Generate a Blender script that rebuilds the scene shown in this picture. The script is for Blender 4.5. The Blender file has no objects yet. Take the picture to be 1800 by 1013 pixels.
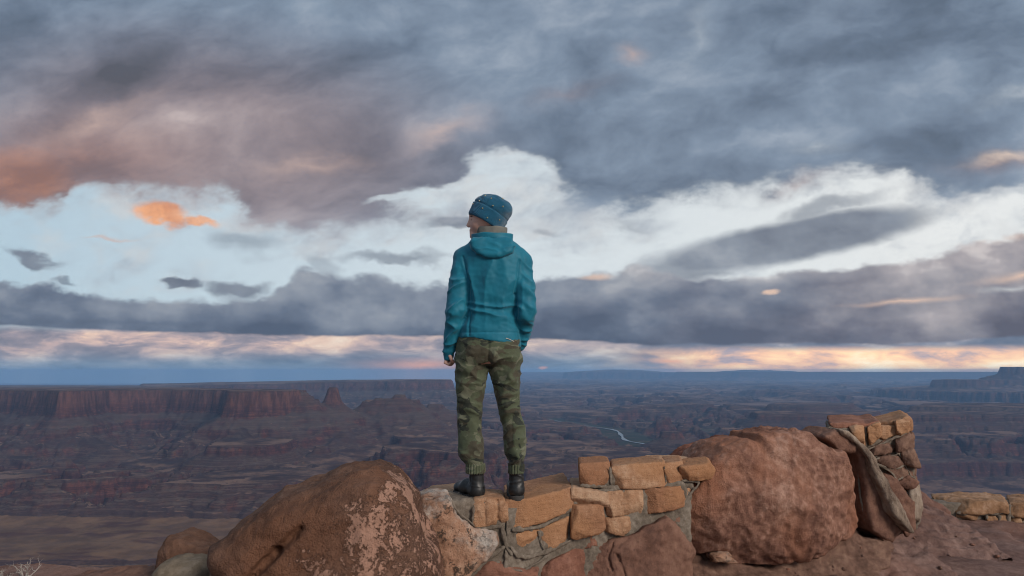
import bpy, bmesh, math, random
import numpy as np
from mathutils import Vector, Matrix

# ------------------------------------------------------------------ camera
scene = bpy.context.scene
COL = scene.collection
EYE = 1.65                      # eye height above the terrace
FPX = 1200.0                    # focal length in pixels of the 1800 px wide photograph
PITCH = math.atan((653 - 506.5) / FPX)
cam_data = bpy.data.cameras.new('camera')
cam_data.sensor_width = 36.0
cam_data.lens = 36.0 * FPX / 1800.0
cam_data.clip_start = 0.1
cam_data.clip_end = 400000.0
cam = bpy.data.objects.new('camera', cam_data)
COL.objects.link(cam)
cam.location = (0, 0, EYE)
cam.rotation_euler = (math.pi / 2 + PITCH, 0, 0)
scene.camera = cam
scene.render.resolution_x, scene.render.resolution_y = 1024, 576
scene.view_settings.view_transform = 'Standard'
scene.view_settings.look = 'None'
scene.view_settings.exposure = 0.0
scene.view_settings.gamma = 1.0
scene.view_settings.use_curve_mapping = False
scene.cycles.use_denoising = True
scene.cycles.filter_width = 1.05
scene.cycles.max_bounces = 4
scene.cycles.volume_bounces = 1
scene.cycles.use_adaptive_sampling = True
scene.cycles.adaptive_threshold = 0.02
scene.cycles.adaptive_min_samples = 10

CP, SP = math.cos(PITCH), math.sin(PITCH)
def tang(px, py):
    """photo pixel -> (x/y, z/y) of the world direction"""
    xc, yc = (px - 900.0) / FPX, (506.5 - py) / FPX
    dy = CP - yc * SP
    return xc / dy, (SP + yc * CP) / dy
def P(px, py, Y):
    """photo pixel at world distance Y -> world point"""
    u, v = tang(px, py)
    return (u * Y, Y, EYE + v * Y)
def lin(c):
    return tuple(((v / 255.0) / 12.92 if v / 255.0 <= 0.04045 else ((v / 255.0 + 0.055) / 1.055) ** 2.4) for v in c)

# ------------------------------------------------------------------ node expressions
class S:
    """a socket with arithmetic"""
    def __init__(self, g, sock): self.g, self.s = g, sock
    def _m(self, op, *a): return self.g.math(op, self, *a)
    def __add__(self, o): return self._m('ADD', o)
    __radd__ = __add__
    def __sub__(self, o): return self._m('SUBTRACT', o)
    def __rsub__(self, o): return self.g.math('SUBTRACT', o, self)
    def __mul__(self, o): return self._m('MULTIPLY', o)
    __rmul__ = __mul__
    def __truediv__(self, o): return self._m('DIVIDE', o)
    def madd(self, a, b): return self._m('MULTIPLY_ADD', a, b)
    def pw(self, o): return self._m('POWER', o)
    def abs(self): return self._m('ABSOLUTE')
    def mn(self, o): return self._m('MINIMUM', o)
    def mx(self, o): return self._m('MAXIMUM', o)
    def smooth(self, a, b, lo=0.0, hi=1.0): return self.g.maprange(self, a, b, lo, hi, 'SMOOTHSTEP')
    def ramp(self, a, b, lo=0.0, hi=1.0): return self.g.maprange(self, a, b, lo, hi, 'LINEAR')

class G:
    def __init__(self, tree):
        self.t = tree; tree.nodes.clear()
    def new(self, typ, **kw):
        n = self.t.nodes.new(typ)
        for k, v in kw.items(): setattr(n, k, v)
        return n
    def put(self, inp, v):
        if isinstance(v, S): self.t.links.new(v.s, inp)
        elif isinstance(v, (tuple, list)):
            v = tuple(v)
            inp.default_value = v if len(v) == len(inp.default_value) else v[:3] + (1.0,)
        else: inp.default_value = v
    def math(self, op, *a):
        n = self.new('ShaderNodeMath', operation=op)
        for i, v in enumerate(a): self.put(n.inputs[i], v)
        return S(self, n.outputs[0])
    def maprange(self, v, a, b, lo=0.0, hi=1.0, kind='LINEAR'):
        n = self.new('ShaderNodeMapRange', interpolation_type=kind)
        for i, x in enumerate((v, a, b, lo, hi)): self.put(n.inputs[i], x)
        return S(self, n.outputs[0])
    def vmath(self, op, *a):
        n = self.new('ShaderNodeVectorMath', operation=op)
        for i, v in enumerate(a):
            if op == 'SCALE' and i == 1: self.put(n.inputs['Scale'], v)
            else: self.put(n.inputs[i], v)
        return S(self, n.outputs['Value' if op in ('LENGTH', 'DOT_PRODUCT', 'DISTANCE') else 'Vector'])
    def xyz(self, x, y, z=0.0):
        n = self.new('ShaderNodeCombineXYZ')
        for i, v in enumerate((x, y, z)): self.put(n.inputs[i], v)
        return S(self, n.outputs[0])
    def sep(self, v):
        n = self.new('ShaderNodeSeparateXYZ'); self.put(n.inputs[0], v)
        return [S(self, o) for o in n.outputs]
    def noise(self, v, scale=5.0, detail=4.0, rough=0.5, dist=0.0, lac=2.0, color=False, kind='FBM'):
        n = self.new('ShaderNodeTexNoise', noise_dimensions='3D')
        try: n.noise_type = kind
        except Exception: pass
        n.normalize = True
        self.put(n.inputs['Vector'], v)
        n.inputs['Scale'].default_value = scale; n.inputs['Detail'].default_value = detail
        n.inputs['Roughness'].default_value = rough; n.inputs['Lacunarity'].default_value = lac
        n.inputs['Distortion'].default_value = dist
        return S(self, n.outputs['Color' if color else 0])
    def voro(self, v, scale=5.0, feature='F1', out='Distance', rand=1.0):
        n = self.new('ShaderNodeTexVoronoi', feature=feature)
        self.put(n.inputs['Vector'], v); n.inputs['Scale'].default_value = scale
        n.inputs['Randomness'].default_value = rand
        return S(self, n.outputs[out])
    def mapping(self, v, loc=(0, 0, 0), rot=(0, 0, 0), scale=(1, 1, 1), kind='POINT'):
        n = self.new('ShaderNodeMapping', vector_type=kind); self.put(n.inputs[0], v)
        n.inputs['Location'].default_value = loc; n.inputs['Rotation'].default_value = rot
        n.inputs['Scale'].default_value = scale
        return S(self, n.outputs[0])
    def mix(self, f, a, b, mode='MIX'):
        n = self.new('ShaderNodeMix', data_type='RGBA', blend_type=mode)
        self.put(n.inputs[0], f); self.put(n.inputs[6], a); self.put(n.inputs[7], b)
        return S(self, n.outputs[2])
    def ramp(self, f, stops, interp='LINEAR'):
        n = self.new('ShaderNodeValToRGB'); n.color_ramp.interpolation = interp
        e = n.color_ramp.elements
        while len(e) < len(stops): e.new(0.5)
        for k, (p, c) in enumerate(stops):
            e[k].position = p; e[k].color = tuple(c[:3]) + (1.0,)
        self.put(n.inputs[0], f)
        return S(self, n.outputs[0])
    def curve(self, x, pts, x0, x1, y0, y1):
        """piecewise curve through pts, x in x0..x1, value in y0..y1"""
        n = self.new('ShaderNodeFloatCurve')
        c = n.mapping.curves[0]
        q = [((a - x0) / (x1 - x0), (b - y0) / (y1 - y0)) for a, b in pts]
        while len(c.points) < len(q): c.points.new(0.5, 0.5)
        for k, (a, b) in enumerate(q):
            c.points[k].location = (a, b); c.points[k].handle_type = 'AUTO_CLAMPED'
        n.mapping.use_clip = False
        n.mapping.extend = 'HORIZONTAL'
        n.mapping.update()
        self.put(n.inputs['Value'], self.maprange(x, x0, x1, 0.0, 1.0))
        return self.maprange(S(self, n.outputs[0]), 0.0, 1.0, y0, y1)
# ------------------------------------------------------------------ world: dusk sky with broken cloud
SUN_EL, SUN_AZ = 27.0, 134.0     # sun azimuth clockwise from the view direction (+Y): behind the camera, to the right
world = bpy.data.worlds.new('World'); scene.world = world
world.use_nodes = True

def build_sky():
    g = G(world.node_tree)
    tc = g.new('ShaderNodeTexCoord')
    D = S(g, tc.outputs['Generated'])
    D = g.vmath('NORMALIZE', D)
    x, y, z = g.sep(D)
    yy = y.mx(0.12)
    U, V = x / yy, z.mx(0.0) / yy                                   # tangent-plane coordinates of the sky ahead
    front = y.smooth(0.22, 0.45)                            # the cloud banks described below stand in the sky ahead
    zc = z.mx(0.0) + 0.13
    p = g.xyz(x / zc, y / zc, 0.0)                          # cloud-deck plane seen in perspective
    def plane(s, rot, off): return g.mapping(p, off, (0, 0, math.radians(rot)), s)
    # noises
    fcol = g.noise(g.xyz(U, V * 1.6, 0.3), 15.0, 5, 0.60, 0.0, color=True)
    fx, fy, fz = g.sep(fcol)
    ccol = g.noise(g.xyz(U, V * 1.9, 1.7), 4.6, 4, 0.5, 0.0, color=True)
    cx, cy, cz = g.sep(ccol)
    streak = g.noise(g.mapping(g.xyz(U + (cx - 0.5) * 0.12, V + (cy - 0.5) * 0.12, 0.0), (0.4, 0.2, 0), (0, 0, math.radians(20)), (1.0, 0.58, 1), 'TEXTURE'), 3.4, 6, 0.57, 0.15)
    broad = g.noise(plane((1, 0.6, 1), 25, (0, 4, 0)), 0.8, 4, 0.5, 0.0)
    vn = g.noise(g.mapping(g.xyz(U + (cx - 0.5) * 0.08, V + (cy - 0.5) * 0.08, 3.3), (0, 0, 0), (0, 0, math.radians(14)), (1.0, 0.55, 1), 'TEXTURE'), 6.5, 6, 0.63, 0.1)
    # warped coordinates, so that edges are ragged
    Uw = U + (cx - 0.5) * 0.085 + (fx - 0.5) * 0.050
    Vw = V + (cy - 0.5) * 0.085 + (fy - 0.5) * 0.044
    UVw = g.xyz(Uw, Vw, 0.0)
    Us = U + (cx - 0.5) * 0.04 + (fx - 0.5) * 0.028          # less warped, for the flat banks
    Vs = V + (cy - 0.5) * 0.020 + (fy - 0.5) * 0.014

    def blob(px, py, rx, ry, rot=0.0, a=1.0, b=0.35, vec=None):
        u, v = tang(px, py)
        if b <= 0.15:                                       # a soft bell
            m = g.mapping(UVw if vec is None else vec, (u, v, 0), (0, 0, math.radians(rot)), (a * rx / FPX, a * ry / FPX, 1.0), 'TEXTURE')
            n = g.new('ShaderNodeTexGradient', gradient_type='QUADRATIC_SPHERE'); g.put(n.inputs[0], m)
            return S(g, n.outputs['Fac'])
        m = g.mapping(UVw if vec is None else vec, (u, v, 0), (0, 0, math.radians(rot)), (rx / FPX, ry / FPX, 1.0), 'TEXTURE')
        return g.vmath('LENGTH', m).smooth(a, b)
    def edge(xs, pts):
        q = [(tang(a, 500)[0], tang(a, b)[1]) for a, b in pts]
        return g.curve(xs, q, tang(-60, 500)[0], tang(1860, 500)[0], 0.0, 0.6)

    UVs = g.xyz(Us, Vs, 0.0)

    # ---- clear sky
    sky = g.new('ShaderNodeTexSky', sky_type='NISHITA', sun_disc=False)
    sky.sun_elevation = math.radians(SUN_EL); sky.sun_rotation = math.radians(SUN_AZ)
    sky.altitude = 1800.0; sky.air_density = 1.0; sky.dust_density = 2.0; sky.ozone_density = 1.0
    nish = g.vmath('SCALE', S(g, sky.outputs[0]), 0.10)
    clear = g.mix(g.math('ADD', U * 0.75, 0.55).mn(1.0).mx(0.0), lin((182, 204, 217)), lin((236, 238, 237)))
    clear = g.mix(V.smooth(0.60, 0.25), lin((178, 200, 216)), clear)
    clear = g.mix(0.06, clear, nish)

    # ---- upper deck
    ed = edge(Uw, [(-60, 360), (0, 362), (60, 364), (98, 356), (125, 322), (200, 318), (300, 326), (370, 338), (430, 372), (500, 396),
                   (560, 412), (620, 418), (680, 410), (730, 392), (790, 372), (840, 352), (900, 362), (960, 372), (1020, 374), (1080, 366),
                   (1140, 362), (1200, 346), (1280, 336), (1340, 328), (1400, 308), (1460, 290), (1530, 283), (1600, 290),
                   (1680, 303), (1740, 310), (1800, 312), (1860, 312)])
    soft = (cz * 0.05 + 0.002).mx(0.010)
    open_ = blob(890, 300, 190, 135, 0, 1.0, 0.1).mx(blob(775, 335, 230, 70, 8, 1.0, 0.1) * 0.62)
    up = (((Vw - ed + U.smooth(0.0, 0.2, 0.010, 0.024)) / soft).mn(3.2) + (vn - 0.5) * 4.0 + (fz - 0.5) * 2.0 - open_ * 8.0).smooth(-1.0, 1.1)
    hole = blob(690, 352, 70, 13, 12) * 0.6
    hole = hole.mx(blob(1225, 55, 40, 120, -18, 1.1, 0.1) * 0.26).mx(blob(1445, 252, 70, 26, 8, 1.2, 0.0) * 0.28)
    hole = hole.mx(blob(1800, 163, 120, 22, 10, 1.2, 0.0) * 0.30).mx(blob(560, 15, 90, 40, 0, 1.2, 0) * 0.14)
    up = up * (1.0 - hole)
    # generic deck for the sky outside the picture: same cover, from the perspective plane noise
    gen = (broad * 0.7 + streak * 0.3).smooth(0.36, 0.52)
    elev = V.smooth(0.10, 0.26)
    up = up * front + gen * z.smooth(0.08, 0.2) * (1.0 - front)
    # deck colour: slate, streaked; warmer and mauve on the left
    lum = (streak - 0.5) * 1.45 + (cz - 0.5) * 0.6 + (vn - 0.5) * 0.55 + (fz - 0.5) * 0.28 + 0.48
    lum = blob(210, 130, 190, 90, 25, 1.3, 0).madd(-0.425, lum)
    lum = blob(330, 215, 200, 60, 8, 1.3, 0).madd(0.325, lum)
    lum = blob(50, 60, 120, 160, 0, 1.4, 0).madd(-0.125, lum)
    lum = blob(680, 90, 300, 75, 8, 1.3, 0).madd(-0.225, lum)
    lum = blob(1000, 45, 260, 60, 14, 1.3, 0).madd(0.200, lum)
    lum = blob(1150, 165, 190, 34, 24, 1.3, 0).madd(0.275, lum)
    lum = blob(1500, 95, 420, 60, 10, 1.3, 0).madd(-0.200, lum)
    lum = blob(1330, 190, 300, 45, 10, 1.3, 0).madd(-0.175, lum)
    lum = blob(1380, 240, 260, 30, 9, 1.3, 0).madd(0.250, lum)
    lum = blob(1650, 230, 200, 34, 5, 1.3, 0).madd(-0.175, lum)
    lum = blob(560, 355, 240, 45, -8, 1.3, 0).madd(-0.200, lum)
    lum = blob(770, 225, 150, 40, 10, 1.3, 0).madd(0.250, lum)
    lum = blob(1060, 320, 170, 45, 0, 1.3, 0).madd(-0.200, lum)
    cool = g.ramp(lum, [(0.0, lin((80, 93, 110))), (0.30, lin((103, 118, 138))), (0.55, lin((127, 143, 163))), (0.80, lin((156, 168, 184))), (1.0, lin((196, 204, 213)))])
    mauve = g.ramp(lum, [(0.0, lin((90, 88, 97))), (0.30, lin((118, 111, 120))), (0.55, lin((145, 134, 140))), (0.80, lin((170, 157, 160))), (1.0, lin((202, 188, 187)))])
    mv = blob(360, 255, 560, 240, -6, 1.2, 0.3, UVs)
    mv = mv.mx(blob(1000, 165, 130, 30, 15, 1.3, 0) * 0.5).mx(blob(1420, 330, 150, 26, 15, 1.3, 0) * 0.55).mx(blob(1745, 285, 130, 34, 5, 1.3, 0.1))
    upc = g.mix(mv, cool, mauve)
    warm = blob(30, 318, 150, 80, 0, 1.2, 0.25, UVs).mx(blob(110, 285, 260, 100, 0, 1.5, 0.0, UVs) * 0.6)
    upc = g.mix(warm * (0.80 + (fz - 0.5) * 0.6), upc, g.ramp(lum + (cz - 0.5) * 0.6, [(0.2, lin((150, 108, 95))), (0.55, lin((196, 138, 110))), (0.85, lin((222, 160, 122)))]))
    pk = blob(170, 205, 130, 22, 22, 1.4, 0).mx(blob(780, 225, 100, 22, 12, 1.4, 0)).mx(blob(540, 285, 120, 24, 8, 1.4, 0)).mx(blob(1110, 95, 40, 22, 0, 1.4, 0)).mx(blob(1400, 325, 90, 20, 22, 1.4, 0))
    upc = g.mix(pk * 0.55, upc, lin((206, 178, 168)))
    upc = g.mix(blob(1760, 275, 90, 16, 8, 1.4, 0) * 0.7, upc, lin((232, 208, 190)))
    # thin, back-lit rims
    rim = up.smooth(0.95, 0.35)
    upc = g.mix(rim * 0.45, upc, lin((206, 209, 213)))

    # thin veil hanging in the gap, thicker under the deck
    near = (ed - Vw).smooth(0.10, 0.0)
    veil = (vn + near * 0.13 - 0.03).smooth(0.48, 0.70) * 0.70
    veilc = g.mix(fx.smooth(0.35, 0.65), lin((166, 176, 188)), lin((205, 207, 209)))

    # ---- lone clouds and streaks of the gap
    st = blob(1390, 422, 320, 46, 11, 1.0, 0.6, UVs).mx(blob(1215, 468, 130, 30, 8, 1.0, 0.3) * 0.85)
    st = st.mx(blob(1440, 372, 170, 26, 14, 1.0, 0.2) * 0.7)
    small = blob(326, 498, 40, 13, -3, 1.1, 0.5).mx(blob(408, 510, 58, 22, -4, 1.1, 0.5)).mx(blob(38, 461, 62, 14, -12, 1.1, 0.4))
    small = small.mx(blob(110, 501, 36, 7, 3, 1.1, 0.3) * 0.7).mx(blob(430, 432, 80, 30, 0, 1.1, 0.2) * 0.55).mx(blob(690, 466, 120, 13, 3, 1.1, 0.3) * 0.75)
    small = small.mx(blob(565, 475, 40, 22, -30, 1.1, 0.2) * 0.5).mx(blob(785, 398, 70, 16, 12, 1.1, 0.4) * 0.9).mx(blob(960, 413, 36, 9, 0, 1.1, 0.2) * 0.45)
    small = small.mx(blob(1110, 398, 80, 16, 0, 1.1, 0.1) * 0.5).mx(blob(250, 548, 70, 6) * 0.4)
    lone = st.mx(small) * front
    lonec = g.ramp((fz - 0.5) * 0.9 + (cz - 0.5) * 1.2 + 0.36, [(0.1, lin((98, 107, 124))), (0.5, lin((130, 139, 153))), (0.9, lin((175, 180, 188)))])
    om = blob(282, 380, 58, 27, -22, 1.05, 0.55).mx(blob(352, 400, 56, 13, -6, 1.05, 0.4) * 0.95) * front
    tp = (blob(188, 429, 60, 6, 0, 1.1, 0.2) * 0.6) * front

    # ---- slate bank
    top = edge(Us, [(-60, 500), (0, 503), (60, 505), (120, 512), (170, 522), (240, 528), (320, 531), (400, 529), (470, 524), (498, 500),
                    (530, 482), (570, 486), (610, 494), (650, 489), (700, 497), (760, 500), (850, 496), (940, 492), (1000, 486), (1045, 480), (1085, 488),
                    (1120, 474), (1180, 478), (1240, 486), (1300, 487), (1370, 478), (1450, 470), (1550, 458), (1620, 446), (1690, 430), (1750, 417), (1860, 412)])
    bot = edge(Us, [(-60, 570), (0, 573), (100, 578), (200, 583), (300, 586), (400, 588), (500, 590), (600, 591), (700, 592), (800, 592),
                    (900, 594), (1000, 600), (1080, 606), (1200, 606), (1300, 607), (1400, 605), (1500, 606), (1600, 604), (1700, 597), (1860, 590)])
    Vt = V + (cy - 0.5) * 0.045 + (fy - 0.5) * 0.048
    Vb = V + (cy - 0.5) * 0.010 + (fy - 0.5) * 0.012
    ban = (top - Vt).smooth(-0.006, 0.007) * (Vb - bot).smooth(-0.002, 0.003)
    gap = blob(1770, 506, 70, 7, 4, 1.2, 0.1, UVs) * 0.55
    ban = ban * (1.0 - gap)
    gband = V.smooth(0.035, 0.06) * V.smooth(0.17, 0.12) * cz.smooth(0.38, 0.52)
    ban = ban * front + gband * (1.0 - front)
    t = ((V - bot) / (top - bot)).mn(1.0).mx(0.0)
    bl = t * 0.40 + 0.20 + (cz - 0.5) * 1.7 + (fz - 0.5) * 0.9 + (cy - 0.5) * 0.8
    bl = blob(1040, 560, 120, 24, 5, 1.3, 0, UVs).madd(-0.225, bl)
    bl = blob(1110, 505, 110, 22, 0, 1.3, 0, UVs).madd(0.275, bl)
    bl = blob(1600, 555, 220, 24, 5, 1.3, 0, UVs).madd(0.275, bl)
    bl = blob(250, 570, 340, 12, -1, 1.3, 0, UVs).madd(-0.175, bl)
    bl = blob(1330, 590, 200, 14, 0, 1.3, 0, UVs).madd(-0.125, bl)
    bl = blob(1450, 500, 260, 18, 4, 1.3, 0, UVs).madd(-0.175, bl)
    bc = g.ramp(bl, [(0.0, lin((86, 98, 118))), (0.30, lin((107, 119, 138))), (0.6, lin((138, 147, 161))), (0.85, lin((160, 166, 175))), (1.0, lin((192, 195, 200)))])
    bm = g.ramp(bl, [(0.0, lin((101, 99, 111))), (0.30, lin((122, 118, 128))), (0.6, lin((152, 146, 151))), (0.85, lin((180, 170, 172))), (1.0, lin((208, 198, 196)))])
    bmv = (U + (cx - 0.5) * 0.8).smooth(0.02, 0.75) * 0.75
    bc = g.mix(bmv, bc, bm)
    pe = blob(1590, 529, 110, 6, 5, 1.4, 0, UVs).mx(blob(1790, 483, 90, 11, 9, 1.4, 0, UVs)).mx(blob(1352, 517, 17, 7, 4, 1.1, 0.3, UVs)).mx(blob(1770, 416, 90, 9, 4, 1.4, 0.0, UVs) * 0.7)
    pe = pe.mx(blob(1050, 487, 34, 8, 0, 1.2, 0.2, UVs) * 0.8)
    bc = g.mix(pe * 0.75, bc, lin((240, 205, 182)))

    # ---- far clouds along the horizon, still catching the light
    hn = g.noise(g.xyz(U, V * 3.4, 2.2), 11.0, 5, 0.58, 0.3)
    hn2 = g.noise(g.xyz(U, V * 5.0, 5.2), 3.6, 3, 0.5, 0.0)
    hz = (hn - 0.5) * 2.3 + (hn2 - 0.5) * 1.5 + 0.5
    peach = g.ramp(hz, [(0.05, lin((122, 126, 142))), (0.35, lin((160, 152, 161))), (0.55, lin((205, 180, 176))), (0.75, lin((238, 206, 186))), (1.0, lin((250, 228, 208)))])
    grey = g.ramp(hz, [(0.05, lin((104, 120, 142))), (0.4, lin((128, 142, 161))), (0.7, lin((158, 167, 180))), (1.0, lin((190, 194, 200)))])
    gold = g.ramp(hz, [(0.0, lin((158, 150, 160))), (0.3, lin((230, 186, 158))), (0.55, lin((250, 212, 170))), (0.8, lin((254, 234, 200))), (1.0, lin((255, 244, 220)))])
    low = (V + (cy - 0.5) * 0.03).smooth(tang(900, 642)[1], tang(900, 604)[1])
    hor = g.mix(low * (U * -0.9 + 0.62).mn(0.95).mx(0.25), grey, peach)
    hor = g.mix(V.smooth(0.028, 0.0) * 0.55, hor, lin((118, 146, 172)))
    gm = (U + (hn2 - 0.5) * 0.35).smooth(0.10, 0.32) * (V + (hn2 - 0.5) * 0.016 + (hn - 0.5) * 0.012 - (U - 0.5) * 0.004).smooth(0.038, 0.026)
    hor = g.mix(gm * front, hor, g.vmath('SCALE', gold, 1.3))
    glow = blob(745, 643, 150, 14, 0, 1.4, 0.0, UVs) * 0.85
    glow = glow.mx(blob(1175, 635, 50, 7, 0, 1.2, 0.1, UVs) * 0.8).mx(blob(943, 648, 8, 4, 0, 1.2, 0.2, UVs) * 0.8)
    hor = g.mix(glow * front * (hn * 0.8 + 0.45).mn(1.0), hor, lin((246, 178, 152)))
    hm = (Vb + (hn - 0.5) * 0.012).smooth(tang(900, 560)[1], tang(900, 588)[1])

    out = clear
    out = g.mix(veil, out, veilc)
    out = g.mix(hm, out, hor)
    out = g.mix(lone * 0.92, out, lonec)
    out = g.mix(tp, out, lin((205, 180, 172)))
    out = g.mix(om * (0.95 - (fz - 0.5) * 0.4), out, g.mix(fx.smooth(0.3, 0.65), lin((205, 140, 110)), lin((240, 176, 134))))
    out = g.mix(up * 0.97, out, upc)
    out = g.mix(ban, out, bc)
    out = g.mix(z.smooth(-0.035, -0.06), out, lin((70, 62, 66)))       # below the horizon: dark land
    bg = g.new('ShaderNodeBackground'); g.put(bg.inputs[0], out); bg.inputs[1].default_value = 1.0
    o = g.new('ShaderNodeOutputWorld')
    g.t.links.new(bg.outputs[0], o.inputs[0])
build_sky()
world.cycles.sampling_method = 'MANUAL'
world.cycles.sample_map_resolution = 512

# the last light, wide and soft, from behind the camera
sun_data = bpy.data.lights.new('sun', 'SUN')
sun_data.energy = 2.5
sun_data.angle = math.radians(24.0)
sun_data.color = (1.0, 0.88, 0.77)
sun = bpy.data.objects.new('sun', sun_data); COL.objects.link(sun)
_a, _e = math.radians(SUN_AZ), math.radians(SUN_EL)
_to = Vector((math.sin(_a) * math.cos(_e), math.cos(_a) * math.cos(_e), math.sin(_e)))
sun.rotation_euler = (-_to).to_track_quat('-Z', 'Y').to_euler()
# ------------------------------------------------------------------ numpy noise
def _hash2(ix, iy, seed):
    h = (ix * 374761393 + iy * 668265263 + seed * 974711) & 0x7fffffff
    h = ((h ^ (h >> 13)) * 1274126177) & 0x7fffffff
    return (h ^ (h >> 16))
def perlin2(x, y, seed=0):
    xi, yi = np.floor(x), np.floor(y)
    fx, fy = (x - xi).astype(np.float32), (y - yi).astype(np.float32)
    ix, iy = xi.astype(np.int64), yi.astype(np.int64)
    u, v = fx * fx * fx * (fx * (fx * 6 - 15) + 10), fy * fy * fy * (fy * (fy * 6 - 15) + 10)
    def gd(ox, oy):
        a = _hash2(ix + ox, iy + oy, seed).astype(np.float32) * np.float32(2 * math.pi / 0x7fffffff * 64.0)
        return np.cos(a) * (fx - ox) + np.sin(a) * (fy - oy)
    n0 = gd(0, 0) + u * (gd(1, 0) - gd(0, 0)); n1 = gd(0, 1) + u * (gd(1, 1) - gd(0, 1))
    return (n0 + v * (n1 - n0)) * 1.41
def fbm2(x, y, seed=0, oct=5, gain=0.5):
    s, a, f = 0.0, 1.0, 1.0
    for k in range(oct):
        s = s + a * perlin2(x * f + 17.3 * k, y * f - 9.1 * k, seed + k * 31); a *= gain; f *= 2.03
    return s
def sstep(a, b, x):
    t = np.clip((x - a) / (b - a), 0, 1); return t * t * (3 - 2 * t)

# ------------------------------------------------------------------ mesh helpers
def new_obj(name, verts, faces, mat=None, parent=None, smooth=True):
    me = bpy.data.meshes.new(name)
    verts = np.asarray(verts, dtype=np.float32); faces = np.asarray(faces)
    if faces.ndim == 2:
        n, k = faces.shape
        me.vertices.add(len(verts)); me.vertices.foreach_set('co', verts.ravel())
        me.loops.add(n * k); me.loops.foreach_set('vertex_index', faces.astype(np.int32).ravel())
        me.polygons.add(n); me.polygons.foreach_set('loop_start', np.arange(0, n * k, k, dtype=np.int32))
        me.update(calc_edges=True); me.validate()
    else:
        me.from_pydata(verts.tolist(), [], [list(f) for f in faces]); me.update()
    if smooth: me.shade_smooth()
    if mat: me.materials.append(mat)
    o = bpy.data.objects.new(name, me); COL.objects.link(o)
    if parent: o.parent = parent
    return o
def tag(o, label=None, cat=None, group=None, kind=None):
    if label: o['label'] = label
    if cat: o['category'] = cat
    if group: o['group'] = group
    if kind: o['kind'] = kind
    return o
def empty(name, loc, label=None, cat=None, group=None):
    o = bpy.data.objects.new(name, None); COL.objects.link(o); o.location = loc
    o.empty_display_size = 0.2
    return tag(o, label, cat, group)
def material(name):
    m = bpy.data.materials.new(name); m.use_nodes = True
    g = G(m.node_tree)
    b = g.new('ShaderNodeBsdfPrincipled'); o = g.new('ShaderNodeOutputMaterial')
    g.t.links.new(b.outputs[0], o.inputs[0])
    b.inputs['Specular IOR Level'].default_value = 0.25
    return m, g, b
def bump(g, b, h, strength=0.5, dist=0.01):
    n = g.new('ShaderNodeBump'); g.put(n.inputs['Height'], h)
    n.inputs['Strength'].default_value = strength; n.inputs['Distance'].default_value = dist
    g.t.links.new(n.outputs[0], b.inputs['Normal'])

# ------------------------------------------------------------------ canyon country (heights relative to the eye, metres)
def poly_sdf(px, py, poly):
    """signed distance to a polygon, positive inside"""
    d = np.full(px.shape, 1e12); inside = np.zeros(px.shape, bool)
    n = len(poly)
    for i in range(n):
        ax, ay = poly[i]; bx, by = poly[(i + 1) % n]
        ex, ey = bx - ax, by - ay
        wx, wy = px - ax, py - ay
        t = np.clip((wx * ex + wy * ey) / (ex * ex + ey * ey + 1e-12), 0, 1)
        d = np.minimum(d, (wx - ex * t) ** 2 + (wy - ey * t) ** 2)
        c = (ay <= py) != (by <= py)
        with np.errstate(divide='ignore', invalid='ignore'):
            xc = ax + (py - ay) / (by - ay if by != ay else 1e-9) * ex
        inside ^= c & (px < xc)
    d = np.sqrt(d)
    return np.where(inside, d, -d)

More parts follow.
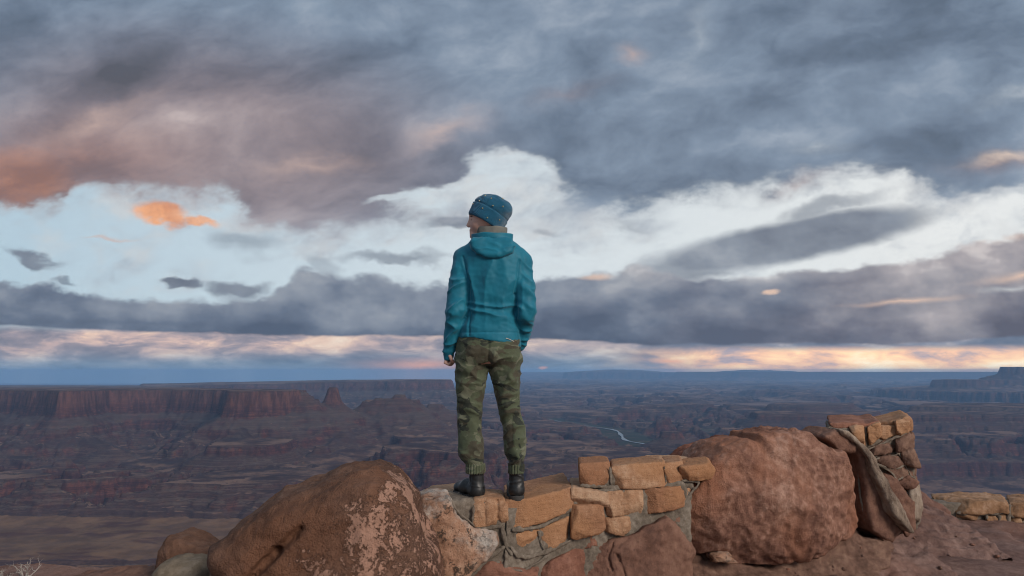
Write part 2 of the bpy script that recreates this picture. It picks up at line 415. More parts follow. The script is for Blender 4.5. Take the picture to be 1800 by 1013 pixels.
def build_terrain():
    NU, N1, N2 = 900, 22, 820
    U = np.linspace(-1.15, 1.15, NU)
    Dn = np.concatenate([np.geomspace(150, 1500, N1, endpoint=False), np.geomspace(1500, 54000, N2)])
    UU, YY = np.meshgrid(U, Dn)                          # Y = distance ahead
    X, Y = UU * YY, YY
    at = lambda px, D: (tang(px, 690)[0] * D, D)
    k = 1000.0
    # warp fields
    w1 = fbm2(X / 900, Y / 900, 11, 5); w2 = fbm2(X / 900 + 50, Y / 900, 12, 5)
    big = fbm2(X / 5200, Y / 5200, 21, 4)
    fine = fbm2(X / 160, Y / 160, 31, 4, 0.55)
    flute = np.abs(perlin2(X / 70, Y / 70, 41)) + 0.5 * np.abs(perlin2(X / 31, Y / 31, 42))
    gul = np.abs(fbm2(X / 260, Y / 260, 45, 3))
    # floor beyond the inner rim
    h = -598 + 30 * big + 5 * w1 + 1.6 * fine + np.interp(Y, [0, 12000, 30000, 60000], [0, 10, 95, 240])
    # incised side canyons, stepped
    rx, ry = X / 2600 + 0.28 * w1, Y / 3600 + 0.28 * w2
    r = np.abs(fbm2(rx, ry, 61, 3, 0.5))
    amt = np.interp(Y, [0, 9000, 25000, 60000], [1, 1, 0.7, 0.3])
    wob = 0.02 * fine
    for (t, dep) in ((0.22, 40), (0.150, 44), (0.090, 50), (0.040, 40)):
        h = h - dep * amt * sstep(t + 0.010, t - 0.010, r + wob)
    # low tablelands on the floor
    n2 = fbm2(X / 1900 + 9, Y / 2800, 71, 3, 0.5)
    for (t, up) in ((0.14, 24), (0.25, 26), (0.37, 34)):
        h = h + up * amt * sstep(t - 0.012, t + 0.012, n2 + 0.018 * fine)
    # a finer net of washes and ledges
    r3 = np.abs(fbm2(X / 800 + 0.5 * w2, Y / 1100 + 0.5 * w1, 81, 4, 0.55))
    for (t, dep) in ((0.13, 9), (0.05, 12)):
        h = h - dep * np.minimum(amt, np.interp(Y, [4500, 8000], [1, 0.1])) * sstep(t + 0.02, t - 0.02, r3)
    # inner rim: two great steps, read from the photograph (pixel column -> distance)
    U2 = UU
    ux = [tang(q, 800)[0] for q in (-300, 0, 180, 420, 640, 800, 900, 1000, 1150, 1300, 1500, 1620, 1800, 2100)]
    d2 = np.interp(U2, ux, [3900, 3750, 3650, 3640, 3700, 3950, 4200, 4500, 4700, 5000, 5600, 5980, 5980, 6100])
    d1 = np.interp(U2, ux, [2680, 2700, 2760, 2900, 2950, 3000, 3050, 3200, 3500, 3900, 4900, 5620, 5650, 5700])
    p2 = Y - d2 + 190 * w1 + 60 * np.abs(w2) + 14 * fine + 10 * flute
    p1 = Y - d1 + 90 * w2 + 12 * fine + 14 * flute
    # below rim 2 lies the tan plain; below rim 1 the deep gorge
    plain = -730 + 12 * w1 + 3.5 * fine + 15 * big
    for (t, up) in ((0.32, 9), (0.52, 10)):
        plain = plain + up * sstep(t - 0.03, t + 0.03, n2 + w1 * 0.3)
    gorge = -880 + 30 * w2 + 6 * fine
    def steps(p, prof):
        """0..1 along a stepped wall: prof = (position, fraction, run)"""
        s = 0.0
        for (pos, fr, run) in prof: s = s + fr * sstep(pos - run, pos + run, p)
        return s
    s2 = steps(p2 + 25 * gul, ((-190, 0.10, 100), (-110, 0.14, 8), (-70, 0.10, 12), (-40, 0.16, 7), (-5, 0.08, 18), (20, 0.14, 6), (60, 0.08, 25), (95, 0.20, 6)))
    s1 = steps(p1, ((-170, 0.12, 80), (-60, 0.18, 40), (0, 0.58, 9), (45, 0.12, 14)))
    low = gorge + (plain - gorge) * s1
    h = low + (h - low) * s2

    # river in the middle distance, with a flat green bottom
    riv = [at(960, 9800), at(1010, 8800), at(1075, 8000), at(1090, 7350), at(1100, 6750), at(1150, 6350), at(1210, 6250), at(1290, 6500), at(1350, 6400)]
    dr = np.full(X.shape, 1e12)
    for a, b in zip(riv[:-1], riv[1:]):
        ex, ey = b[0] - a[0], b[1] - a[1]
        t = np.clip(((X - a[0]) * ex + (Y - a[1]) * ey) / (ex * ex + ey * ey), 0, 1)
        dr = np.minimum(dr, np.hypot(X - a[0] - ex * t, Y - a[1] - ey * t))
    drw = dr + 90 * w1 + 30 * fine
    bottom = -672.0
    val = sstep(420, 380, drw) * 0.45 + sstep(260, 235, drw) * 0.55
    h = np.where(dr < 1500, h + (bottom + 3.0 * np.abs(fine) - h) * val, h)

    # mesas: polygon, top height, profile of (outward distance, drop)
    WING = [(-1e6, 0), (0, 0), (10, -110), (26, -190), (52, -206), (190, -296), (200, -328), (235, -338), (390, -415), (402, -448), (620, -505), (632, -522), (1000, -545)]
    TALUS = [(-1e6, 0), (0, 0), (10, -34), (40, -50), (190, -150), (200, -190), (260, -205), (430, -290), (442, -330), (700, -380), (1300, -440)]
    LOW = [(-1e6, 0), (0, 0), (10, -40), (30, -60), (160, -118), (170, -140), (420, -220), (900, -260)]
    FAR = [(-1e6, 0), (0, 0), (40, -150), (90, -175), (500, -330), (1200, -450), (2500, -520)]
    def mesa(poly, top, prof, a_big=150, a_flute=16, a_gul=45, ttop=4.0, lean=None):
        nonlocal h
        xs = [q[0] for q in poly]; ys = [q[1] for q in poly]
        m = 2600
        box = (X > min(xs) - m) & (X < max(xs) + m) & (Y > min(ys) - m) & (Y < max(ys) + m)
        bx, by = X[box], Y[box]
        s = poly_sdf(bx, by, poly) + a_big * w2[box] * 0.8 + 9 * fine[box]
        out = -s
        out = out + a_flute * (flute[box] - 0.5) * sstep(-40, 10, out) + a_gul * 2.2 * (gul[box] - 0.25) * sstep(30, 200, out) * np.clip(out / 300, 0, 1.5)
        drop = np.interp(out, [p_[0] for p_ in prof] + [2550], [p_[1] for p_ in prof] + [-1500])
        z = top + drop + ttop * w1[box] * (out < 0)
        if lean is not None: z = z + lean(bx, by)
        h[box] = np.maximum(h[box], z)
    hv = lambda px, py, D: tang(px, py)[1] * D
    # left plateau with its two prows
    mesa([at(-900, 7000), at(-420, 6300), at(-260, 5900), at(-120, 6300), at(20, 5950), at(108, 5400), at(128, 5480), at(190, 6150), at(300, 6350), at(385, 6000),
          at(402, 5350), at(440, 5330), at(486, 5450), at(524, 5650), at(545, 6000), at(520, 6600), at(420, 7400), at(330, 9500), at(330, 16000), at(-900, 16000)],
         hv(450, 688, 5400), WING, 80, 26, 95, 6, lambda bx, by: np.interp(by, [5400, 7500, 15000], [0, -30, -165]))
    # spire butte and the ragged ridge behind it
    mesa([at(578, 5900), at(591, 5890), at(593, 5960), at(585, 6000), at(577, 5970)], hv(585, 681, 5950), [(-1e6, 0), (0, 0), (9, -30), (26, -90), (44, -128), (60, -145), (90, -168), (240, -262), (250, -300), (400, -392), (410, -425), (760, -500)], 3, 8, 40, 2)
    mesa([at(531, 5760), at(541, 5760), at(543, 5850), at(531, 5850)], hv(540, 694, 5800), TALUS, 6, 10, 30, 2)
    mesa([at(644, 6150), at(690, 6100), at(735, 6250), at(742, 6500), at(650, 6500)], hv(690, 705, 6200), [(-1e6, 0), (0, 0), (10, -34), (30, -50), (150, -135), (160, -175), (300, -265), (310, -305), (600, -380), (1200, -440)], 40, 26, 90, 10)
    for (cx, top, w, D) in ((652, 703, 9, 6150), (668, 700, 7, 6140), (684, 701, 8, 6130), (702, 694, 10, 6160), (716, 701, 6, 6190), (730, 706, 6, 6250), (768, 711, 9, 6640), (788, 722, 8, 6800), (536, 690, 4, 5720), (548, 697, 4, 5760), (556, 702, 4, 5790)):
        mesa([at(cx - w, D), at(cx + w, D), at(cx + w * 0.6, D + 90), at(cx - w * 0.7, D + 90)], hv(cx, top, D), [(-1e6, 0), (0, 0), (8, -26), (24, -36), (150, -120), (160, -140), (600, -360)], 5, 12, 40, 3)
    mesa([at(752, 6600), at(775, 6600), at(782, 6800), at(750, 6850)], hv(765, 712, 6650), TALUS, 20, 14, 50, 4)
    # talus ridge running out from the prow
    mesa([at(412, 5330), at(424, 5330), at(452, 4950), at(482, 4760), at(470, 4750), at(440, 4930)], hv(418, 742, 5330), [(-1e6, 0), (0, 0), (160, -100), (172, -130), (420, -240), (900, -330)], 14, 10, 50, 3,
         lambda bx, by: np.interp(by, [4750, 5330], [-150, 0]))
    mesa([at(120, 5450), at(135, 5450), at(205, 5050), at(215, 5000), at(190, 5000)], hv(130, 752, 5450), [(-1e6, 0), (0, 0), (160, -100), (172, -130), (420, -240), (900, -330)], 14, 10, 50, 3,
         lambda bx, by: np.interp(by, [5000, 5450], [-120, 0]))
    # foot bench of the prow, with a small dark butte beside it
    mesa([at(372, 4560), at(405, 4500), at(470, 4560), at(505, 4700), at(520, 5000), at(400, 5100)], hv(430, 782, 4600), LOW, 40, 26, 40, 4)
    mesa([at(555, 4780), at(578, 4770), at(580, 4860), at(557, 4880)], hv(568, 786, 4800), [(-1e6, 0), (0, 0), (10, -34), (60, -60), (300, -120)], 10, 14, 20, 2)
    # long blue mesa behind
    mesa([at(250, 12600), at(420, 12200), at(560, 12400), at(700, 12000), at(788, 11900), at(790, 12800), at(600, 15500), at(250, 15500)],
         hv(760, 668, 12000), FAR, 90, 60, 120, 6, lambda bx, by: np.interp(bx / by, [tang(280, 668)[0], tang(760, 668)[0]], [-120, 0]))
    # mesas of the right middle distance
    mesa([at(1352, 9300), at(1420, 9000), at(1490, 9200), at(1500, 9900), at(1360, 9900)], hv(1430, 712, 9200), TALUS, 60, 30, 60, 5)
    mesa([at(1315, 7500), at(1330, 7250), at(1400, 7150), at(1480, 7200), at(1540, 7350), at(1540, 7700), at(1330, 7800)], hv(1400, 727, 7300), LOW, 50, 26, 60, 5)
    mesa([at(1600, 7900), at(1660, 7700), at(1700, 7600), at(1990, 7500), at(1990, 9000), at(1620, 8600)], hv(1720, 716, 7700), TALUS, 60, 30, 60, 5)
    mesa([at(1575, 7000), at(1640, 6950), at(1720, 7050), at(1900, 6900), at(2050, 7000), at(2050, 7700), at(1600, 7600)], hv(1680, 729, 7000), LOW, 70, 30, 80, 5)
    mesa([at(1158, 6120), at(1172, 6080), at(1190, 6090), at(1194, 6180), at(1160, 6200)], hv(1175, 760, 6100), LOW, 14, 20, 30, 3)
    mesa([at(1290, 6300), at(1330, 6250), at(1345, 6400), at(1290, 6450)], hv(1310, 757, 6300), LOW, 30, 20, 30, 3)
    # far: the right-hand headland and the level plateau on the horizon
    mesa([at(1762, 15500), at(1800, 15200), at(2300, 15000), at(2300, 19000), at(1790, 18000)], hv(1790, 645, 15300), FAR, 90, 60, 160, 5)
    mesa([at(1640, 15200), at(1700, 14800), at(2000, 14600), at(2000, 16000), at(1660, 16000)], hv(1720, 668, 15000), FAR, 120, 60, 160, 5)
    mesa([at(1190, 39000), at(1290, 38500), at(1300, 37000), at(1500, 36500), at(1760, 36800), at(2400, 36000), at(2400, 60000), at(1190, 53000)], hv(1500, 654, 37000), FAR, 60, 60, 200, 3)
    mesa([at(1000, 46000), at(1050, 45000), at(1150, 45500), at(1190, 46000), at(1190, 60000), at(1000, 53000)], hv(1100, 655, 45500), FAR, 250, 60, 300, 25)
    HILL = [(-1e6, 0), (-300, 0), (700, -50), (2500, -190)]
    mesa([at(1060, 44000), at(1112, 44000), at(1100, 46000), at(1075, 46000)], hv(1090, 649, 44500)*0.7, HILL, 300, 60, 300, 40)
    mesa([at(1300, 44000), at(1360, 44000), at(1350, 46000), at(1310, 46000)], hv(1330, 651, 44500), HILL, 300, 60, 300, 40)
    # close the horizon ahead; on the left the land beyond the plateau lies lower
    h = np.maximum(h, np.interp(Y, [40000, 46000, 54000], [-900, -300, -60]) + 25 * big)
    h = h - 900 * sstep(17500, 21000, Y) * sstep(tang(900, 660)[0], tang(780, 660)[0], UU)
    # under our own rim the land falls away in talus
    h = np.maximum(h, np.interp(Y, [0, 150, 420, 900, 1600], [-330, -330, -480, -700, -960]) + 14 * fine)
    V = np.stack([X, Y, h + EYE], -1).reshape(-1, 3)
    nr = len(Dn)
    idx = np.arange(nr * NU).reshape(nr, NU)
    F = np.stack([idx[:-1, :-1], idx[:-1, 1:], idx[1:, 1:], idx[1:, :-1]], -1).reshape(-1, 4)
    return V, F, riv, bottom

def terrain_material():
    m, g, b = material('canyon_rock')
    geo = g.new('ShaderNodeNewGeometry')
    pos, nor = S(g, geo.outputs['Position']), S(g, geo.outputs['Normal'])
    x, y, z = g.sep(pos); nx, ny, nz = g.sep(nor)
    km = g.vmath('SCALE', pos, 0.001)
    n1 = g.noise(km, 2.2, 6, 0.6)
    n2 = g.noise(g.vmath('MULTIPLY', km, (1, 1, 6)), 9.0, 5, 0.62)
    n3 = g.noise(km, 42.0, 4, 0.6)
    # rock beds by height
    zz = z + (n1 - 0.5) * 22.0 + (n2 - 0.5) * 5.0
    bed = g.noise(g.xyz(n1 * 0.10, 0.0, zz * 0.001), 42.0, 4, 0.72)
    wall = g.ramp(bed, [(0.30, (0.050, 0.021, 0.022)), (0.41, (0.145, 0.058, 0.044)), (0.49, (0.075, 0.034, 0.033)), (0.57, (0.21, 0.095, 0.066)), (0.66, (0.10, 0.045, 0.040)), (0.74, (0.055, 0.026, 0.026))])
    up = z.smooth(-330.0, -230.0)
    wall = g.mix(up * 0.8, wall, g.mix(n3, (0.145, 0.072, 0.058), (0.27, 0.140, 0.105)))
    st = g.noise(g.vmath('MULTIPLY', km, (30.0, 30.0, 2.2)), 1.0, 4, 0.6)          # desert varnish runs down the faces
    wall = g.mix(st.smooth(0.40, 0.62) * 0.65, wall, (0.042, 0.022, 0.023))
    # slopes of shale, grey-green in their upper part
    shale = g.ramp(bed, [(0.30, (0.060, 0.036, 0.035)), (0.42, (0.155, 0.105, 0.083)), (0.50, (0.075, 0.046, 0.043)), (0.58, (0.175, 0.135, 0.105)), (0.68, (0.085, 0.052, 0.047))])
    sg = z.smooth(-290.0, -330.0) * z.smooth(-450.0, -400.0)
    shale = g.mix(sg * 0.45, shale, g.mix(n2, (0.095, 0.080, 0.070), (0.22, 0.18, 0.145)))
    shale = g.mix(n2.smooth(0.42, 0.62) * 0.28, shale, (0.065, 0.038, 0.035))
    # flats: pale sand, grass and dark scrub in patches
    nf = g.noise(g.vmath('MULTIPLY', km, (1, 1, 6)), 4.2, 5, 0.6)
    flat = g.mix((nf * 0.55 + n1 * 0.45).smooth(0.44, 0.57), (0.075, 0.046, 0.042), (0.32, 0.215, 0.15))
    flat = g.mix(g.noise(km, 5.0, 5, 0.6).smooth(0.50, 0.60) * 0.7, flat, (0.080, 0.042, 0.038))
    flat = g.mix(n3.smooth(0.48, 0.7) * 0.28, flat, (0.070, 0.050, 0.042))
    # the low plain below the inner rim is open tan grassland with maroon soil streaks
    pl = z.smooth(-690.0, -712.0) * y.smooth(5200.0, 4400.0)
    tan = g.mix(n2.smooth(0.35, 0.65), (0.19, 0.118, 0.070), (0.32, 0.205, 0.115))
    tan = g.mix(g.noise(g.vmath('MULTIPLY', km, (1.0, 1.8, 1.0)), 3.4, 5, 0.6, 0.5).smooth(0.52, 0.64) * 0.75, tan, (0.115, 0.055, 0.046))
    flat = g.mix(pl * 0.9, flat, tan)
    green = z.smooth(-640.0, -664.0) * z.smooth(-690.0, -680.0) * y.smooth(5400.0, 6000.0)
    flat = g.mix(green * n2.smooth(0.35, 0.5) * 0.8, flat, (0.05, 0.075, 0.045))
    # far off, bare pale benches
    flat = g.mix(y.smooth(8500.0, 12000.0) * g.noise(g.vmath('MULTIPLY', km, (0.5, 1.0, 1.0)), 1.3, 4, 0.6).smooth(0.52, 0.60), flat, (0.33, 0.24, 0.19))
    nzz = nz + (n3 - 0.5) * 0.03
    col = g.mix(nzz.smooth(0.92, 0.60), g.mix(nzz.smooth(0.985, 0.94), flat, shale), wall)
    col = g.vmath('MULTIPLY', col, (0.60, 0.545, 0.555))
    g.put(b.inputs['Base Color'], col)
    b.inputs['Roughness'].default_value = 0.95
    b.inputs['Specular IOR Level'].default_value = 0.08
    bump(g, b, n2 * 0.6 + st * 0.35, 0.55, 14.0)
    return m

_V, _F, RIVER, RIVER_Z = build_terrain()
terrain = new_obj('canyon_terrain', _V, _F, terrain_material())
tag(terrain, kind='structure')

def build_river():
    m, g, b = material('river_water')
    b.inputs['Base Color'].default_value = (0.10, 0.13, 0.13, 1)
    b.inputs['Roughness'].default_value = 0.18; b.inputs['Specular IOR Level'].default_value = 0.6
    geo = g.new('ShaderNodeNewGeometry')
    bump(g, b, g.noise(S(g, geo.outputs['Position']), 0.05, 3, 0.5), 0.03, 1.0)
    pts = [Vector((a, c, 0)) for a, c in RIVER]
    fine = []
    for i in range(len(pts) - 1):
        p0, p1, p2, p3 = pts[max(i - 1, 0)], pts[i], pts[i + 1], pts[min(i + 2, len(pts) - 1)]
        for k in range(10):
            t = k / 10
            fine.append(0.5 * ((2 * p1) + (p2 - p0) * t + (2 * p0 - 5 * p1 + 4 * p2 - p3) * t * t + (3 * p1 - p0 - 3 * p2 + p3) * t ** 3))
    vs, fs = [], []
    for i, p in enumerate(fine):
        d = (fine[min(i + 1, len(fine) - 1)] - fine[max(i - 1, 0)]).normalized()
        n = Vector((-d.y, d.x, 0)); w = 17 + 7 * math.sin(i * 0.7)
        vs += [tuple(p + n * w + Vector((0, 0, EYE + RIVER_Z + 7))), tuple(p - n * w + Vector((0, 0, EYE + RIVER_Z + 7)))]
        if i: fs.append((2 * i - 2, 2 * i - 1, 2 * i + 1, 2 * i))
    o = new_obj('river', vs, fs, m)
    tag(o, kind='structure')
build_river()

def build_haze():
    m = bpy.data.materials.new('haze_air'); m.use_nodes = True
    g = G(m.node_tree)
    v = g.new('ShaderNodeVolumePrincipled'); o = g.new('ShaderNodeOutputMaterial')
    v.inputs['Color'].default_value = (0.32, 0.60, 1.0, 1.0)
    v.inputs['Density'].default_value = 2.7e-5
    v.inputs['Anisotropy'].default_value = 0.0
    g.t.links.new(v.outputs[0], o.inputs['Volume'])
    x0, x1, y0, y1, z0, z1 = -66000, 66000, -4000, 55000, -1800, 125
    vs = [(x, y, z) for z in (z0, z1) for y in (y0, y1) for x in (x0, x1)]
    fs = [(0, 2, 3, 1), (4, 5, 7, 6), (0, 1, 5, 4), (2, 6, 7, 3), (0, 4, 6, 2), (1, 3, 7, 5)]
    o = new_obj('haze', vs, [list(f) for f in fs], m, smooth=False)
    tag(o, kind='stuff')
build_haze()
# ------------------------------------------------------------------ solids from distance fields
def perlin3(p, seed=0):
    pi = np.floor(p); f = (p - pi).astype(np.float32); i = pi.astype(np.int64)
    u = f * f * f * (f * (f * 6 - 15) + 10)
    def gd(ox, oy, oz):
        h = ((i[:, 0] + ox) * 374761393 + (i[:, 1] + oy) * 668265263 + (i[:, 2] + oz) * 2147483647 + seed * 974711) & 0x7fffffff
        h = ((h ^ (h >> 13)) * 1274126177) & 0x7fffffff
        h = h ^ (h >> 16)
        a = (h & 1023).astype(np.float32) * np.float32(2 * math.pi / 1024); c = ((h >> 10) & 1023).astype(np.float32) / 511.5 - 1
        s = np.sqrt(np.maximum(1 - c * c, 0))
        return s * np.cos(a) * (f[:, 0] - ox) + s * np.sin(a) * (f[:, 1] - oy) + c * (f[:, 2] - oz)
    L = lambda a, b, t: a + t * (b - a)
    x00, x10 = L(gd(0, 0, 0), gd(1, 0, 0), u[:, 0]), L(gd(0, 1, 0), gd(1, 1, 0), u[:, 0])
    x01, x11 = L(gd(0, 0, 1), gd(1, 0, 1), u[:, 0]), L(gd(0, 1, 1), gd(1, 1, 1), u[:, 0])
    return L(L(x00, x10, u[:, 1]), L(x01, x11, u[:, 1]), u[:, 2]) * 1.5
def fbm3(p, seed=0, oct=4, gain=0.5):
    s, a, f = 0.0, 1.0, 1.0
    for k in range(oct):
        s = s + a * perlin3(p * f + 13.7 * k, seed + 17 * k); a *= gain; f *= 2.07
    return s
def surface_nets(F, org, hs):
    """F: field on a grid (negative inside) -> verts, quads facing outwards"""
    s = F < 0
    nx, ny, nz = F.shape
    c = np.zeros((nx - 1, ny - 1, nz - 1), np.int8)
    for a in (0, 1):
        for b in (0, 1):
            for d in (0, 1): c += s[a:nx - 1 + a, b:ny - 1 + b, d:nz - 1 + d]
    act = (c > 0) & (c < 8)
    ids = np.full(act.shape, -1, np.int64); I = np.argwhere(act); ids[act] = np.arange(len(I))
    acc = np.zeros((len(I), 3)); cnt = np.zeros(len(I))
    x, y, z = I.T
    corners = [(a, b, d) for a in (0, 1) for b in (0, 1) for d in (0, 1)]
    for p in corners:
        for ax in range(3):
            if p[ax]: continue
            q = list(p); q[ax] = 1
            f0 = F[x + p[0], y + p[1], z + p[2]]; f1 = F[x + q[0], y + q[1], z + q[2]]
            m = (f0 < 0) != (f1 < 0)
            t = np.where(m, f0 / np.where(m, f0 - f1, 1), 0)
            v = np.tile(np.array(p, float), (len(I), 1)); v[:, ax] += t
            acc[m] += v[m]; cnt[m] += 1
    V = (I + acc / cnt[:, None]) * hs + org
    Q = []
    for ax in range(3):
        b, d = [(1, 2), (2, 0), (0, 1)][ax]
        sl0 = [slice(None)] * 3; sl1 = [slice(None)] * 3
        sl0[ax] = slice(0, -1); sl1[ax] = slice(1, None)
        s0, s1 = s[tuple(sl0)], s[tuple(sl1)]
        E = np.argwhere(s0 != s1)
        E = E[(E[:, b] > 0) & (E[:, d] > 0) & (E[:, b] < F.shape[b] - 1) & (E[:, d] < F.shape[d] - 1)]
        fl = s0[tuple(E.T)]
        def cell(db, dd):
            e = E.copy(); e[:, b] -= db; e[:, d] -= dd
            return ids[tuple(e.T)]
        q = np.stack([cell(1, 1), cell(0, 1), cell(0, 0), cell(1, 0)], -1)
        q[~fl] = q[~fl][:, ::-1]
        Q.append(q)
    Q = np.concatenate(Q)
    return V, Q[(Q >= 0).all(1)]
def vnormals(V, Q):
    n = np.cross(V[Q[:, 2]] - V[Q[:, 0]], V[Q[:, 3]] - V[Q[:, 1]])
    N = np.zeros_like(V)
    for k in range(4):
        for a in range(3): N[:, a] += np.bincount(Q[:, k], n[:, a], len(V))
    return N / np.maximum(np.linalg.norm(N, axis=1, keepdims=True), 1e-12)
def relax(V, Q, it=1, w=0.5):
    for _ in range(it):
        A = np.zeros_like(V); c = np.zeros(len(V))
        for k in range(4):
            for j in (1, 3):
                for a in range(3): A[:, a] += np.bincount(Q[:, k], V[Q[:, (k + j) % 4], a], len(V))
                c += np.bincount(Q[:, k], minlength=len(V))
        V = V + w * (A / np.maximum(c, 1)[:, None] - V)
    return V
def grid(lo, hi, hs):
    ax = [np.arange(lo[k], hi[k] + hs, hs) for k in range(3)]
    return ax, np.array(lo, float)

class Plane:
    """upright plane facing the camera, through pixel column px at distance Y, turned by yaw degrees (right side farther)"""
    def __init__(self, px, Y, yaw=0.0, py=900):
        self.o = np.array(P(px, py, Y)); a = math.radians(yaw)
        self.e = np.array([math.cos(a), math.sin(a), 0.0]); self.n = np.array([-math.sin(a), math.cos(a), 0.0])
        self.yaw = a
    def uv(self, px, py):
        u, v = tang(px, py)
        d = np.array([u, 1.0, v])
        t = (self.o - np.array([0, 0, EYE])) @ self.n / (d @ self.n)
        w = np.array([0, 0, EYE]) + d * t - self.o
        return float(w @ self.e), float(w[2])
    def world(self, u, d, v): return self.o + np.outer(u, self.e) + np.outer(d, self.n) + np.outer(v, [0, 0, 1.0])

def rock(name, pts, plane, depth, r=0.02, hs=0.012, seed=0, amp=0.012, freq=6.0, front=0.0, chips=0, chip=0.03, tilt=(0, 0), dome=0.0,
         mat=None, parent=None, groove=None, extra=None, ampf=0.004, freqf=26.0, back=None, tiltx=0.0, relaxn=1, dispfn=None, steps=0, grow=0.0, shear=0.0):
    """stone whose face is the outline pts (photo pixels on plane), reaching from -front to depth behind it,
    with edges rounded by r; tilt = (lean of the face with height, swing with width)"""
    rng = np.random.default_rng(seed + 1)
    uv = np.array([plane.uv(*p) for p in pts])
    m = 4 * hs + 0.02 + grow
    lo = (uv[:, 0].min() - m, -front - m - dome, uv[:, 1].min() - m); hi = (uv[:, 0].max() + m, depth + m, uv[:, 1].max() + m)
    ax, org = grid(lo, hi, hs)
    A, Bz = np.meshgrid(ax[0], ax[2], indexing='ij')
    q = -poly_sdf(A, Bz, [tuple(p) for p in uv]) - grow          # negative inside
    cu, cv = uv.mean(0)
    D = ax[1][None, :, None]
    Q3 = q[:, None, :]
    # the outline narrows a little towards the back
    if back is not None: Q3 = Q3 + np.maximum(D, 0) * back
    yf = -front + tilt[0] * (Bz - cv)[:, None, :] + tilt[1] * (A - cu)[:, None, :]
    if dome: yf = yf - dome * np.sqrt(np.clip(-q / max(-q.min(), 1e-6), 0, 1))[:, None, :]
    wy = np.maximum(yf - D, D - depth)
    a, b = Q3 + r, wy + r
    F = np.hypot(np.maximum(a, 0), np.maximum(b, 0)) + np.minimum(np.maximum(a, b), 0) - r
    F = F.astype(np.float64)
    for k in range(chips):                                        # broken corners of the face
        j = rng.integers(len(uv)); pu, pv = uv[j] + (uv[(j + 1) % len(uv)] - uv[j]) * rng.random()
        nd = np.array([pu - cu, 0, pv - cv]); nd = nd / (np.linalg.norm(nd) + 1e-9)
        nd = nd * rng.uniform(0.25, 0.65) + np.array([rng.uniform(-.2, .2), -rng.uniform(0.55, 1.0), rng.uniform(-.2, .2)]); nd /= np.linalg.norm(nd)
        c0 = np.array([pu, -front + 0.0, pv]) - nd * chip * rng.uniform(0.3, 1.0)
        F = np.maximum(F, (A - c0[0])[:, None, :] * nd[0] + (D - c0[1]) * nd[1] + (Bz - c0[2])[:, None, :] * nd[2])
    if groove:
        for (line, w, dep) in groove:
            L = [plane.uv(*p) for p in line]
            dd = np.full(A.shape, 1e9)
            for (x0, z0), (x1, z1) in zip(L[:-1], L[1:]):
                ex, ez = x1 - x0, z1 - z0
                t = np.clip(((A - x0) * ex + (Bz - z0) * ez) / (ex * ex + ez * ez), 0, 1)
                dd = np.minimum(dd, np.hypot(A - x0 - ex * t, Bz - z0 - ez * t))
            F = F + (dep * np.clip(1 - dd / w, 0, 1))[:, None, :]
    if extra is not None: F = extra(F, A[:, None, :], D, Bz[:, None, :], plane)
    V, Qd = surface_nets(F, org, hs)
    V = relax(V, Qd, relaxn)
    back_dir = np.array([plane.o[0] + cu * plane.e[0], plane.o[1] + cu * plane.e[1], 0.0]); back_dir = back_dir / np.linalg.norm(back_dir)
    back_dir = plane.n + shear * (back_dir / (back_dir @ plane.n) - plane.n)      # stones run back into the wall, away from the terrace
    W = plane.o + V[:, :1] * plane.e + V[:, 1:2] * back_dir + V[:, 2:] * np.array([0, 0, 1.0])
    N = vnormals(W, Qd)
    d = amp * fbm3(W * freq, seed, 4, 0.5)
    if ampf: d = d + ampf * fbm3(W * freqf, seed + 5, 2, 0.6)
    if dispfn is not None: d = d + dispfn(W, V, N)
    W = W + N * d[:, None]
    c = W.mean(0)
    if parent is not None: c = np.array(parent.location)
    o = new_obj(name, W - c, Qd, mat, parent)
    if parent is None: o.location = c
    return o

def bead(name, pts, plane, rad, mat, parent, out=0.0, seed=0, flat=1.0):
    """rope of pointing mortar along a polyline of photo pixels"""
    L = np.array([plane.uv(*p) for p in pts])
    seg = np.concatenate([[0], np.cumsum(np.hypot(*np.diff(L, axis=0).T))])
    n = max(6, int(seg[-1] / 0.012)); s = np.linspace(0, seg[-1], n)
    # smooth the corners
    u, v = np.interp(s, seg, L[:, 0]), np.interp(s, seg, L[:, 1])
    for _ in range(4):
        u[1:-1] = (u[:-2] + 2 * u[1:-1] + u[2:]) / 4; v[1:-1] = (v[:-2] + 2 * v[1:-1] + v[2:]) / 4
    rng = np.random.default_rng(seed)
    K = 9
    tu, tv = np.gradient(u), np.gradient(v); l = np.hypot(tu, tv) + 1e-9; nu, nv = -tv / l, tu / l
    w = rad * (1 + 0.45 * np.interp(s, np.linspace(0, s[-1], max(4, n // 5)), rng.uniform(-1, 1, max(4, n // 5))))
    w[0] *= 0.4; w[-1] *= 0.4
    V = []
    for k in range(K):
        a = 2 * math.pi * k / K
        V.append(np.stack([u + nu * w * math.cos(a), -out + flat * w * math.sin(a), v + nv * w * math.cos(a)], -1))
    V = np.stack(V, 1).reshape(-1, 3)
    W = plane.o + V[:, :1] * plane.e + V[:, 1:2] * plane.n + V[:, 2:] * np.array([0, 0, 1.0])
    W = W + 0.006 * np.stack([perlin3(W * 45, seed + j) for j in range(3)], -1)
    F = [((i * K + k), (i * K + (k + 1) % K), ((i + 1) * K + (k + 1) % K), ((i + 1) * K + k)) for i in range(n - 1) for k in range(K)]
    return new_obj(name, W - np.array(parent.location), F, mat, parent)

